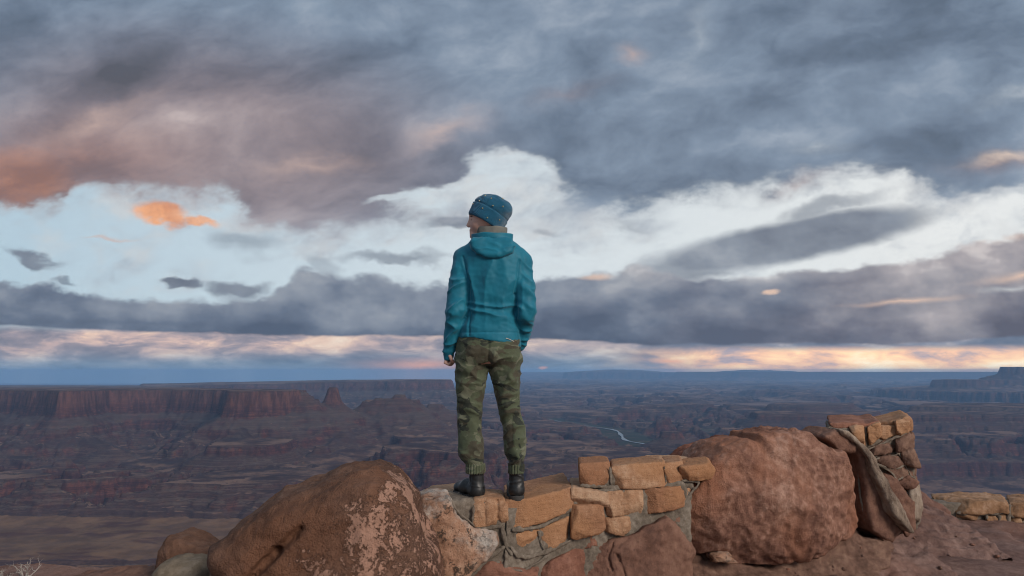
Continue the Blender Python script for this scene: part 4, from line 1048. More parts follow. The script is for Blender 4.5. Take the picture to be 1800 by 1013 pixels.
rock('mortar', Z7((400, 225), (1560, 225), (1560, 760), (400, 760)), PF, 0.36, r=0.02, hs=0.018, seed=125, amp=0.01, freq=10, front=-0.03, mat=M_mortar, parent=far)
for i, q in enumerate([((630, 325), (900, 325), (1190, 320)), ((1205, 225), (1200, 320), (1190, 450), (1250, 560), (1310, 720)), ((955, 335), (960, 440)), ((1092, 340), (1092, 450)), ((1205, 350), (1300, 360), (1420, 378)), ((1200, 450), (1300, 440), (1400, 430))]):
    bead('mortar_bead', Z7(*q), PF, 0.02, M_mortar, far, out=0.0, seed=150 + i)

# ---- dead shrub in the corner
def dead_shrub(px, Y, zscale, seed, label):
    rng = np.random.default_rng(seed)
    m, g, b = material('bleached_wood')
    geo = g.new('ShaderNodeNewGeometry')
    g.put(b.inputs['Base Color'], g.mix(g.noise(S(g, geo.outputs['Position']), 40, 3, 0.5), (0.26, 0.23, 0.20), (0.48, 0.44, 0.40)))
    b.inputs['Roughness'].default_value = 0.9
    base = np.array(P(px, 1008, Y))
    root = empty('dead_shrub', tuple(base), label, 'shrub')
    def limb(p, d, L, r0, depth):
        n = 6; pts = [p]; rad = [r0]
        for k in range(n):
            d = d + rng.normal(0, 0.19, 3); d /= np.linalg.norm(d)
            p = p + d * L / n; pts.append(p); rad.append(r0 * (1 - 0.75 * (k + 1) / n))
        V, F = [], []; K = 6
        for i, (q, rr) in enumerate(zip(pts, rad)):
            t = pts[min(i + 1, n)] - pts[max(i - 1, 0)]; t = t / np.linalg.norm(t)
            a = np.cross(t, [0.3, 0.9, 0.2]); a /= np.linalg.norm(a); c = np.cross(t, a)
            for j in range(K): V.append(q + rr * (a * math.cos(2 * math.pi * j / K) + c * math.sin(2 * math.pi * j / K)))
            if i:
                for j in range(K): F.append(((i - 1) * K + j, (i - 1) * K + (j + 1) % K, i * K + (j + 1) % K, i * K + j))
        new_obj('branch', V, F, m, root)
        if depth:
            for k in (2, 3, 4, 5):
                if rng.random() < 0.75:
                    limb(pts[k], d * 0.6 + rng.normal(0, 0.6, 3) + np.array([0, 0, 0.25]), L * rng.uniform(0.35, 0.6), rad[k] * 0.75, depth - 1)
    for a in range(6):
        limb(np.array([0, 0, -0.06]), np.array([rng.uniform(-0.9, 0.9), rng.uniform(-0.3, 0.3), 0.9]), zscale * rng.uniform(0.6, 1.1), 0.0045, 2)
dead_shrub(42, 4.05, 0.15, 5, 'bleached leafless shrub on the low rock at the lower left')
dead_shrub(4, 4.05, 0.10, 8, 'small bleached twigs cut by the left edge of the picture')

# ---- loose stones lying on the ledges
def loose_stones():
    from mathutils.bvhtree import BVHTree
    rng = np.random.default_rng(77)
    trees = []
    for o in COL.objects:
        if o.type == 'MESH' and o.name.split('.')[0] == 'rock_ledge':
            me = o.data
            co = np.empty(len(me.vertices) * 3, np.float32); me.vertices.foreach_get('co', co); co = co.reshape(-1, 3) + np.array(o.location)
            trees.append(BVHTree.FromPolygons([tuple(c) for c in co.tolist()], [tuple(p_.vertices) for p_ in me.polygons]))
    base = bmesh.new(); bmesh.ops.create_icosphere(base, subdivisions=2, radius=1.0)
    vb = np.array([v.co[:] for v in base.verts]); fb = np.array([[v.index for v in f.verts] for f in base.faces]); base.free()
    n = 0
    while n < 22:
        px, py = rng.uniform(1330, 1770), rng.uniform(940, 1012)
        u, v = tang(px, py); d = Vector((u, 1, v)).normalized()
        hit = None
        for t in trees:
            h = t.ray_cast(Vector((0, 0, EYE)), d)
            if h[0] is not None and (hit is None or h[3] < hit[3]): hit = h
        if hit is None or hit[1].z < 0.25: continue
        r_ = rng.uniform(0.008, 0.026)
        V = vb * np.array([1.0, rng.uniform(0.6, 1), rng.uniform(0.45, 0.75)])
        for k in range(6):
            nd = rng.normal(size=3); nd /= np.linalg.norm(nd); c = rng.uniform(0.45, 0.8); e = V @ nd - c
            V = V - np.maximum(e, 0)[:, None] * nd
        o = new_obj('loose_stone', V * r_, fb, [M_brown, M_ground, M_block_red][n % 3], smooth=False)
        o.location = hit[0] + Vector((0, 0, r_ * 0.25)); o.rotation_euler = (0, 0, rng.uniform(0, 6))
        tag(o, 'small loose stone lying on the rock ledges at lower right', 'stone', 'loose stones on the ledges')
        n += 1
loose_stones()
# ------------------------------------------------------------------ the person on the wall
PY0 = 3.97
PBASE = np.array(P(862, 881, PY0))
def q3(px, py, dy=0.0):
    """photo pixel at depth PY0 + dy -> local coordinates of the figure"""
    return np.array(P(px, py, PY0 + dy)) - PBASE
def zz(py): return float(q3(862, py)[2])
def xx(px, py): return float(q3(px, py)[0])
def smin(a, b, k):
    if k <= 0: return np.minimum(a, b)
    h = np.maximum(k - np.abs(a - b), 0) / k
    return np.minimum(a, b) - h * h * k * 0.25

class Field:
    def __init__(self, lo, hi, hs):
        self.ax, self.org = grid(lo, hi, hs); self.hs = hs
        self.F = np.full([len(a) for a in self.ax], 0.2, np.float32)
    def sub(self, lo, hi):
        sl = []
        for k in range(3):
            i0 = max(0, int((lo[k] - self.org[k]) / self.hs) - 1); i1 = min(len(self.ax[k]), int((hi[k] - self.org[k]) / self.hs) + 3)
            sl.append(slice(i0, max(i0, i1)))
        X = self.ax[0][sl[0]][:, None, None]; Y = self.ax[1][sl[1]][None, :, None]; Z = self.ax[2][sl[2]][None, None, :]
        return tuple(sl), X, Y, Z
    def add(self, fn, lo, hi, k=0.0):
        sl, X, Y, Z = self.sub(lo, hi)
        if 0 in self.F[sl].shape: return
        self.F[sl] = smin(self.F[sl], fn(X, Y, Z).astype(np.float32), k)
    def cone(self, a, b, ra, rb, k=0.0, sy=1.0):
        a, b = np.asarray(a, float), np.asarray(b, float); d = b - a; dd = d @ d + 1e-12; r = max(ra, rb) + 0.05
        def fn(X, Y, Z):
            t = np.clip(((X - a[0]) * d[0] + (Y - a[1]) * d[1] + (Z - a[2]) * d[2]) / dd, 0, 1)
            return np.sqrt((X - a[0] - d[0] * t) ** 2 + ((Y - a[1] - d[1] * t) / sy) ** 2 + (Z - a[2] - d[2] * t) ** 2) - (ra + (rb - ra) * t)
        self.add(fn, np.minimum(a, b) - r * max(1, sy), np.maximum(a, b) + r * max(1, sy), k)
    def chain(self, pts, k=0.0, kj=0.02, sy=1.0):
        for (p, r), (q_, s) in zip(pts[:-1], pts[1:]): self.cone(p, q_, r, s, k if p is pts[0][0] else kj, sy)
    def ball(self, c, r, k=0.0, s=(1, 1, 1)):
        c = np.asarray(c, float); m = max(s)
        def fn(X, Y, Z):
            return (np.sqrt(((X - c[0]) / s[0]) ** 2 + ((Y - c[1]) / s[1]) ** 2 + ((Z - c[2]) / s[2]) ** 2) - r) * min(s)
        self.add(fn, c - r * m - 0.05, c + r * m + 0.05, k)
    def rows(self, rows, k=0.0, top=None, bot=None, p=2.3, rr=0.012, grow=0.0):
        """rows of (py, xl, xr, half depth, y centre): a limb with elliptical sections"""
        rows = sorted(rows, key=lambda q_: -q_[0])
        z = np.array([zz(q_[0]) for q_ in rows]); l = np.array([xx(q_[1], q_[0]) for q_ in rows]) - grow; r = np.array([xx(q_[2], q_[0]) for q_ in rows]) + grow
        b = np.array([q_[3] for q_ in rows]) + grow; cy = np.array([q_[4] for q_ in rows])
        # smooth interpolation of the profile
        zs = np.linspace(z[0], z[-1], 160)
        def sm(v):
            w = np.interp(zs, z, v)
            for _ in range(10): w[1:-1] = (w[:-2] + 2 * w[1:-1] + w[2:]) / 4
            return w
        l, r, b, cy = sm(l), sm(r), sm(b), sm(cy)
        top = top or (lambda X, Y, Z: Z - z[-1]); bot = bot or (lambda X, Y, Z: z[0] - Z)
        def fn(X, Y, Z):
            L, R, B, C = (np.interp(Z, zs, v) for v in (l, r, b, cy))
            a, c = (R - L) / 2, (L + R) / 2
            e = (np.abs((X - c) / a) ** p + np.abs((Y - C) / B) ** p) ** (1 / p)
            d = (e - 1) * np.minimum(a, B)
            w = np.maximum(top(X, Y, Z), bot(X, Y, Z))
            A_, B_ = d + rr, w + rr
            return np.hypot(np.maximum(A_, 0), np.maximum(B_, 0)) + np.minimum(np.maximum(A_, B_), 0) - rr
        self.add(fn, (l.min() - 0.05, (cy - b).min() - 0.05, z[0] - 0.06), (r.max() + 0.05, (cy + b).max() + 0.05, z[-1] + 0.06), k)
    def mesh(self, name, mat, parent, disp=None, relaxn=1, off=None):
        V, Qd = surface_nets(self.F.astype(np.float64), self.org, self.hs)
        V = relax(V, Qd, relaxn)
        if disp is not None:
            N = vnormals(V, Qd); V = V + N * disp(V, N)[:, None]
        return new_obj(name, V if off is None else V - off, Qd, mat, parent)

# ---- materials of the clothes
def fabric(name, col, col2, rough=0.7, weave=420.0, bstr=0.25, sheen=0.15, spec=0.3, mott=9.0):
    m, g, b = material(name)
    tc = g.new('ShaderNodeTexCoord'); co = S(g, tc.outputs['Object'])
    n = g.noise(co, mott, 4, 0.6)
    g.put(b.inputs['Base Color'], g.mix(n.smooth(0.3, 0.7), col, col2))
    b.inputs['Roughness'].default_value = rough; b.inputs['Specular IOR Level'].default_value = spec
    b.inputs['Sheen Weight'].default_value = sheen
    bump(g, b, g.noise(co, weave, 2, 0.5) * 0.4 + g.noise(co, 60.0, 3, 0.55), bstr, 0.004)
    return m
M_jacket = fabric('teal_shell', (0.003, 0.140, 0.215), (0.004, 0.170, 0.255), 0.60, 300, 0.10)
M_lining = fabric('olive_lining', (0.13, 0.135, 0.12), (0.20, 0.20, 0.18), 0.85)
M_hem = fabric('cream_shirt', (0.45, 0.40, 0.33), (0.55, 0.50, 0.43), 0.9)
M_skin = fabric('skin', (0.62, 0.37, 0.29), (0.70, 0.44, 0.35), 0.55, 500, 0.08, 0.0)
M_boot = fabric('black_leather', (0.010, 0.011, 0.012), (0.022, 0.023, 0.024), 0.42, 200, 0.15, 0.0, 0.5, 30)
M_sole = fabric('worn_rubber', (0.022, 0.022, 0.022), (0.05, 0.047, 0.044), 0.8, 200, 0.2, 0.0)
M_dark = fabric('dark_lash', (0.015, 0.010, 0.008), (0.03, 0.02, 0.016), 0.6)
def camo():
    m, g, b = material('camouflage_cloth')
    tc = g.new('ShaderNodeTexCoord'); co = S(g, tc.outputs['Object'])
    w = g.mapping(co, (0.3, 0.1, 0.7), (0, math.radians(18), 0), (1.0, 1.0, 1.9))
    n1 = g.noise(w, 7.0, 3, 0.5, 0.8); n2 = g.noise(g.vmath('ADD', w, (3.1, 1.7, 5.3)), 7.5, 3, 0.5, 0.8); n3 = g.noise(g.vmath('ADD', w, (8.1, 4.7, 1.3)), 7.5, 3, 0.5, 0.8)
    col = g.mix(n1.smooth(0.50, 0.55), (0.082, 0.100, 0.060), (0.066, 0.060, 0.041))
    col = g.mix(n3.smooth(0.57, 0.61), col, (0.024, 0.030, 0.024))
    col = g.mix(n2.smooth(0.56, 0.60), col, (0.155, 0.165, 0.112))
    f = g.noise(co, 30.0, 4, 0.6)
    col = g.mix(f.smooth(0.35, 0.75) * 0.35, col, (0.085, 0.085, 0.06))
    g.put(b.inputs['Base Color'], col)
    b.inputs['Roughness'].default_value = 0.85; b.inputs['Specular IOR Level'].default_value = 0.2; b.inputs['Sheen Weight'].default_value = 0.1
    bump(g, b, g.noise(co, 380.0, 2, 0.5) * 0.35 + g.noise(co, 45.0, 3, 0.6), 0.4, 0.005)
    return m
M_camo = camo()
def knit():
    m, g, b = material('navy_knit')
    tc = g.new('ShaderNodeTexCoord'); co = S(g, tc.outputs['Object'])
    a = math.radians(-31)
    r_ = g.mapping(co, (0, 0, 0), (0, a, 0), (1, 1, 1))
    x, y, z = g.sep(r_)
    wv = g.new('ShaderNodeTexWave', wave_type='BANDS', bands_direction='X'); g.put(wv.inputs['Vector'], g.xyz(x + y, 0.0, 0.0)); wv.inputs['Scale'].default_value = 62.0
    wv.inputs['Distortion'].default_value = 0.6
    k = S(g, wv.outputs['Fac'])
    n = g.noise(co, 14.0, 4, 0.6)
    col = g.mix(n.smooth(0.3, 0.7), (0.012, 0.105, 0.190), (0.018, 0.140, 0.245))
    col = g.mix(k * 0.5 + 0.5, tuple((0.007, 0.05, 0.10)), col)
    g.put(b.inputs['Base Color'], col); b.inputs['Roughness'].default_value = 0.95; b.inputs['Sheen Weight'].default_value = 0.25
    b.inputs['Specular IOR Level'].default_value = 0.15
    bump(g, b, k + g.noise(co, 260.0, 2, 0.5) * 0.8, 0.55, 0.003)
    return m
M_knit = knit()
M_brass, _g, _b = material('brass_stud')
_b.inputs['Base Color'].default_value = (0.75, 0.58, 0.36, 1); _b.inputs['Metallic'].default_value = 0.9; _b.inputs['Roughness'].default_value = 0.35

person = empty('person', tuple(PBASE), 'person in teal jacket, camouflage trousers and navy beanie standing on the wall', 'person')

# ---- body: one continuous figure
LSH, LEL, LWR = q3(817, 454, 0.0), q3(802, 545, -0.055), q3(789, 618, 0.02)
RSH, REL, RWR = q3(916, 462, 0.0), q3(925, 547, -0.06), q3(912, 600, 0.08)
def build_body():
    f = Field(q3(760, 890, 0) + np.array([0, -0.2, 0]), q3(965, 335, 0) + np.array([0, 0.36, 0.02]), 0.0054)
    # trunk
    f.rows([(425, 846, 888, 0.055, 0.01), (445, 826, 910, 0.08, 0.0), (480, 826, 912, 0.095, 0.0), (530, 829, 904, 0.09, 0.0), (570, 820, 904, 0.095, 0.0), (610, 812, 907, 0.10, 0.0), (640, 812, 905, 0.09, 0.0)])
    f.cone(q3(864, 436, 0.0), q3(860, 402, 0.0), 0.056, 0.052, 0.05)
    # limbs
    for sh, el, wr in ((LSH, LEL, LWR), (RSH, REL, RWR)):
        f.chain([(sh, 0.044), (el, 0.036), (wr, 0.026)], 0.05, 0.02)
    f.chain([(q3(832, 628, 0), 0.070), (q3(826, 735, 0.012), 0.042), (q3(837, 862, 0.0), 0.022)], 0.05, 0.03)
    f.chain([(q3(886, 628, 0), 0.070), (q3(900, 735, 0.012), 0.042), (q3(907, 862, 0.0), 0.022)], 0.05, 0.03)
    f.cone(q3(837, 866, 0.0), q3(829, 866, 0.08), 0.022, 0.018, 0.01); f.cone(q3(907, 866, 0.0), q3(905, 866, 0.08), 0.022, 0.018, 0.01)
    # head in three-quarter profile, looking left
    f.ball(q3(860, 382, 0.0), 0.092, 0.03, (1.0, 0.92, 1.08))
    f.ball(q3(845, 396, 0.006), 0.062, 0.03, (0.98, 0.92, 1.10))
    f.cone(q3(833, 378, 0.012), q3(835, 391, 0.012), 0.030, 0.030, 0.02)        # forehead and cheek line
    f.cone(q3(827.5, 385, 0.016), q3(822, 396.5, 0.016), 0.0075, 0.0085, 0.012)  # nose
    f.ball(q3(824, 398, 0.012), 0.008, 0.008)
    f.ball(q3(827.5, 405.0, 0.014), 0.0095, 0.008); f.ball(q3(828, 409, 0.014), 0.0095, 0.006)   # lips
    f.ball(q3(831, 415.5, 0.014), 0.0155, 0.016)                                 # chin
    f.cone(q3(832, 415.5, 0.010), q3(848, 411, -0.02), 0.014, 0.020, 0.02)       # jaw
    f.ball(q3(838, 396, -0.030), 0.026, 0.025)                                   # cheek
    # left hand: palm, four curled fingers, thumb
    w = LWR
    pc = q3(789.5, 627, 0.026)
    f.cone(w, pc, 0.024, 0.026, 0.015, 0.8)
    k0 = q3(789, 631, 0.03)
    for j, (dx, L) in enumerate(((-0.020, 0.030), (-0.007, 0.034), (0.007, 0.033), (0.019, 0.027))):
        a = k0 + np.array([0.004 * j - 0.012, dx, -0.004]); b_ = a + np.array([-0.004 - 0.003 * (j == 0), 0.0, -L * 0.62]); c_ = b_ + np.array([0.020, 0.002, -0.010]); d_ = c_ + np.array([0.014, 0.0, 0.014])
        f.chain([(a, 0.0098), (b_, 0.0092), (c_, 0.0085), (d_, 0.0078)], 0.006, 0.003)
    t0 = q3(791, 626, -0.008); f.chain([(t0, 0.0115), (t0 + np.array([0.010, -0.006, -0.020]), 0.0100), (t0 + np.array([0.020, 0.004, -0.034]), 0.0088)], 0.010, 0.003)
    f.cone(RWR, RWR + np.array([-0.02, 0.03, -0.09]), 0.026, 0.030, 0.015)       # right hand, inside its pocket
    o = f.mesh('body', M_skin, person)
    return o
body = build_body()
# eye and brow on the visible side
def ell(name, c, rad, mat, parent, seg=14, rot=0.0):
    V, F = [], []
    for i in range(seg // 2 + 1):
        th = math.pi * i / (seg // 2)
        for j in range(seg):
            ph = 2 * math.pi * j / seg
            v = np.array([rad[0] * math.sin(th) * math.cos(ph), rad[1] * math.sin(th) * math.sin(ph), rad[2] * math.cos(th)])
            V.append(c + np.array([v[0] * math.cos(rot) - v[2] * math.sin(rot), v[1], v[0] * math.sin(rot) + v[2] * math.cos(rot)]))
    for i in range(seg // 2):
        for j in range(seg): F.append((i * seg + j, (i + 1) * seg + j, (i + 1) * seg + (j + 1) % seg, i * seg + (j + 1) % seg))
    return new_obj(name, V, F, mat, parent)
ell('eye', q3(829.5, 386.5, -0.020), (0.0055, 0.007, 0.0035), M_dark, body, rot=0.25)
ell('eyebrow', q3(828.8, 380.5, -0.022), (0.011, 0.006, 0.0025), M_dark, body, rot=-0.1)

# ---- jacket
def crease(p, seed): return (1 - np.abs(np.clip(perlin3(p, seed) * 1.5, -1, 1))) ** 3.2
def build_jacket():
    f = Field(q3(765, 640, 0) + np.array([0, -0.22, 0]), q3(955, 395, 0) + np.array([0, 0.22, 0.0]), 0.0062)
    hz0, hz1 = zz(594), zz(612)
    hem = lambda X, Y, Z: (hz0 + (hz1 - hz0) * np.clip((X - xx(803, 600)) / (xx(916, 600) - xx(803, 600)), 0, 1) ** 1.6) - Z
    f.rows([(410, 845, 886, 0.070, 0.005), (418, 838, 894, 0.078, 0.0), (428, 828, 906, 0.092, -0.004), (440, 817, 919, 0.104, -0.006), (460, 811, 927, 0.116, -0.008), (490, 815, 923, 0.122, -0.006), (520, 819, 914, 0.118, 0.0),
            (548, 817, 908, 0.113, 0.004), (572, 810, 911, 0.118, 0.002), (592, 805, 914, 0.124, 0.0), (622, 803, 916, 0.126, 0.0)], bot=hem, rr=0.006)
    f.chain([(q3(836, 438, 0.0), 0.050), (LSH, 0.066), (q3(808, 500, -0.03), 0.063), (LEL, 0.060), (q3(794, 590, -0.01), 0.047), (q3(789.5, 619, 0.018), 0.036)], 0.035, 0.012, 0.92)
    f.cone(q3(789.3, 617, 0.018), q3(789, 627, 0.022), 0.036, 0.034, 0.0)
    f.chain([(q3(896, 442, 0.0), 0.050), (RSH, 0.064), (q3(921, 505, -0.035), 0.061), (REL, 0.058), (q3(920, 585, 0.03), 0.046), (q3(913, 606, 0.07), 0.040)], 0.035, 0.012, 0.92)
    def disp(V, N):
        x, y, z = V.T
        pyw = np.interp(z, [zz(p_) for p_ in (640, 600, 560, 520, 480, 440, 400)], [640, 600, 560, 520, 480, 440, 400])
        pxw = 862 + x / (PY0 / FPX)
        # drape of the back, creases at the waist, wrinkled sleeves
        torso = sstep(806, 824, pxw) * sstep(924, 908, pxw)
        warp = 0.03 * np.stack([perlin3(V * 7, 3), perlin3(V * 7, 4), perlin3(V * 7, 5)], -1)
        Vw = V + warp
        d = 0.012 * (crease(Vw * np.array([9, 9, 2.0]), 21) - 0.35) * torso * sstep(590, 540, pyw) * sstep(440, 470, pyw)
        d = d + 0.017 * (crease(Vw * np.array([3.2, 3.2, 17]) + np.array([0, 0, 1]) * x[:, None] * 3, 22) - 0.35) * torso * np.exp(-((pyw - 552) / 20.0) ** 2)
        slv = 1 - torso
        d = d + 0.014 * (crease((Vw + np.stack([0 * x, 0 * x, 0.45 * np.abs(x)], -1)) * np.array([5, 5, 15]), 23) - 0.4) * slv * sstep(450, 490, pyw)
        d = d * 1.35 * (0.22 + 0.78 * np.abs(N[:, 1])) + 0.004 * perlin3(V * 14, 24) + 0.0022 * perlin3(V * 38, 26)
        # seams: hem band, side panel on the left, armholes
        d = d - 0.004 * np.exp(-((z - (zz(586))) / 0.0035) ** 2) * torso
        for (ax_, ay_, bx_, by_) in ((827, 548, 826, 592), (815, 455, 828, 500), (828, 500, 822, 545), (913, 462, 905, 520), (905, 520, 908, 560)):
            px_, pz_, qx_, qz_ = xx(ax_, ay_), zz(ay_), xx(bx_, by_), zz(by_)
            ex, ez = qx_ - px_, qz_ - pz_
            t = np.clip(((x - px_) * ex + (z - pz_) * ez) / (ex * ex + ez * ez), 0, 1)
            dd = np.hypot(x - px_ - ex * t, z - pz_ - ez * t)
            d = d - 0.008 * np.exp(-(dd / 0.006) ** 2) * (y < 0)
        # elastic cuffs
        cuff = sstep(618, 622, pyw) * (pxw < 803)
        d = d - 0.006 * cuff
        return d
    return f.mesh('jacket', M_jacket, person, disp)
jacket = build_jacket()
tag(jacket, 'teal hooded jacket')

def slab(name, pts, Y, depth, r, mat, parent, hs=0.005, front=0.0, tilt=(0, 0), disp=None, dome=0.0, yaw=0.0, py=450):
    pl = Plane(sum(p_[0] for p_ in pts) / len(pts), Y, yaw, py)
    return rock(name, pts, pl, depth, r=r, hs=hs, seed=3, amp=0.0, front=front, ampf=0.0, mat=mat, parent=parent, tilt=tilt, dispfn=disp, dome=dome)
class _Loc:                                                     # parts are built in the figure's own space
    pass
def part_slab(name, pts, dy, depth, r, mat, parent, **kw):
    o = slab(name, pts, PY0 + dy, depth, r, mat, person, **kw)
    if parent is not person: o.parent = parent
    return o
hood = part_slab('hood', [(824, 427), (832, 419), (846, 416), (870, 420), (890, 417), (901, 422), (906, 434), (902, 447), (886, 455), (868, 458), (852, 457), (838, 448), (829, 438)], -0.075, 0.10, 0.030, M_jacket, jacket, front=0.058, tilt=(0.30, 0),
          disp=lambda W, V, N: 0.006 * (crease((W + 0.02 * perlin3(W * 9, 2)[:, None]) * np.array([9, 9, 22]), 31) - 0.4) + 0.003 * perlin3(W * 25, 8))
def ring(name, py0, py1, xl, xr, b, cy, mat, parent, thick=0.010, tilt=0.0, hs=0.005, disp=None, tiltx=0.0):
    f = Field(q3(xl - 16, py1 + 14) + np.array([0, -b - 0.05 + cy, 0]), q3(xr + 16, py0 - 14) + np.array([0, b + 0.05 + cy, 0]), hs)
    l, r = xx(xl, py0), xx(xr, py0); c, a = (l + r) / 2, (r - l) / 2; z0, z1 = zz(py1), zz(py0)
    def fn(X, Y, Z):
        Zs = Z - tilt * (Y - cy) - tiltx * (X - c)
        e = (np.sqrt(((X - c) / a) ** 2 + ((Y - cy) / b) ** 2) - 1) * min(a, b)
        d = np.abs(e) - thick / 2
        w = np.maximum(Zs - z1, z0 - Zs)
        A_, B_ = d + 0.004, w + 0.004
        return np.hypot(np.maximum(A_, 0), np.maximum(B_, 0)) + np.minimum(np.maximum(A_, B_), 0) - 0.004
    f.add(fn, f.org, (9, 9, 9))
    return f.mesh(name, mat, parent, disp)
ring('collar', 400, 424, 839, 889, 0.070, -0.004, M_lining, jacket, 0.016, 0.10, disp=lambda V, N: 0.007 * perlin3(V * np.array([22, 22, 12]), 5))
ring('hood_rim', 412, 424, 832, 898, 0.088, -0.004, M_jacket, jacket, 0.020, 0.08, disp=lambda V, N: 0.005 * perlin3(V * np.array([12, 12, 30]), 6))
def hem_line():
    pts = []
    for (a, b) in ((890, 596.5), (894, 597.5), (901, 600.5), (907, 604), (911, 607)):
        x, z = xx(a, b), zz(b); c, w = (xx(804, b) + xx(915.5, b)) / 2, (xx(915.5, b) - xx(804, b)) / 2
        pts.append(np.array([x, -0.126 * max(0.0, 1 - min(1.0, abs((x - c) / w)) ** 2.3) ** (1 / 2.3) - 0.001, z]))
    V, F = [], []
    for i, p_ in enumerate(pts):
        for k in range(6): V.append(p_ + 0.0022 * np.array([0.3 * math.cos(k * math.pi / 3), math.cos(k * math.pi / 3), math.sin(k * math.pi / 3)]))
        if i: F += [((i - 1) * 6 + k, (i - 1) * 6 + (k + 1) % 6, i * 6 + (k + 1) % 6, i * 6 + k) for k in range(6)]
    new_obj('shirt_hem', V, F, M_hem, jacket)
hem_line()

# ---- trousers
LL = [(626, 803, 857, 0.098, 0.0), (650, 800.5, 857, 0.096, 0.0), (680, 801, 853.5, 0.090, 0.004), (705, 803, 849, 0.084, 0.008), (730, 804, 847, 0.078, 0.012), (752, 805, 846, 0.078, 0.012), (772, 805, 849, 0.080, 0.006), (792, 806, 851, 0.080, 0.0), (806, 810, 851, 0.072, 0.0), (816, 819, 850, 0.056, 0.0), (824, 822, 849, 0.048, 0.0)]
RL = [(626, 859, 915, 0.098, 0.0), (650, 861, 915.5, 0.096, 0.0), (680, 866, 914, 0.090, 0.004), (705, 872, 913, 0.086, 0.008), (730, 878, 916, 0.080, 0.012), (752, 883, 921, 0.080, 0.012), (772, 885, 924, 0.080, 0.006), (792, 886, 925, 0.079, 0.0), (806, 890, 923, 0.070, 0.0), (816, 896, 919, 0.055, 0.0), (824, 897, 918, 0.047, 0.0)]
def build_trousers():
    f = Field(q3(785, 840, 0) + np.array([0, -0.2, 0]), q3(940, 580, 0) + np.array([0, 0.2, 0]), 0.0062)
    f.rows([(586, 808, 911, 0.110, 0.0), (602, 804, 914, 0.122, -0.004), (622, 801.5, 915, 0.126, -0.010), (638, 801, 915.5, 0.110, -0.008)], rr=0.02)
    f.rows(LL, 0.030, rr=0.01); f.rows(RL, 0.030, rr=0.01)
    def disp(V, N):
        x, y, z = V.T
        pyw = np.interp(-z, [-zz(p_) for p_ in (580, 640, 700, 760, 820, 880)], [580, 640, 700, 760, 820, 880])
        Vw = V + 0.03 * np.stack([perlin3(V * 6, 13), perlin3(V * 6, 14), perlin3(V * 6, 15)], -1)
        sl = np.where(x < 0, 1.0, -1.0)
        Vd = Vw + np.stack([0 * x, 0 * x, sl * 0.35 * x], -1)
        d = 0.015 * (crease(Vd * np.array([5.5, 5.5, 15]), 41) - 0.4) * (0.25 + np.exp(-((pyw - 742) / 32.0) ** 2) + 0.9 * np.exp(-((pyw - 652) / 26.0) ** 2) + 0.9 * np.exp(-((pyw - 803) / 16.0) ** 2))
        d = d + 0.009 * (crease(Vw * np.array([7, 7, 4.0]), 42) - 0.4)
        d = d * 1.3 * (0.25 + 0.75 * np.abs(N[:, 1])) + 0.003 * perlin3(V * 20, 43) + 0.002 * perlin3(V * 45, 44)
        # seat seam
        d = d - 0.007 * np.exp(-((x - xx(860, 620)) / 0.006) ** 2) * sstep(648, 635, pyw) * (y < 0)
        # outside leg pocket on the right
        d = d + 0.006 * sstep(738, 742, pyw) * sstep(782, 776, pyw) * (x > xx(902, 750)) * (y < 0.03)
        return d
    return f.mesh('trousers', M_camo, person, disp)
trousers = build_trousers()
tag(trousers, 'green camouflage trousers')
for (xl, xr, cy) in ((821.5, 850.5, 0.0), (895.5, 919, 0.0)):
    def ribd(V, N):
        a = np.arctan2(V[:, 1], V[:, 0] - V[:, 0].mean())
        return 0.0028 * np.sin(a * 22) + 0.003 * perlin3(V * 30, 9)
    ring('cuff', 815, 832, xl, xr, 0.048, cy, M_camo, trousers, 0.014, 0.0, 0.0042, ribd)

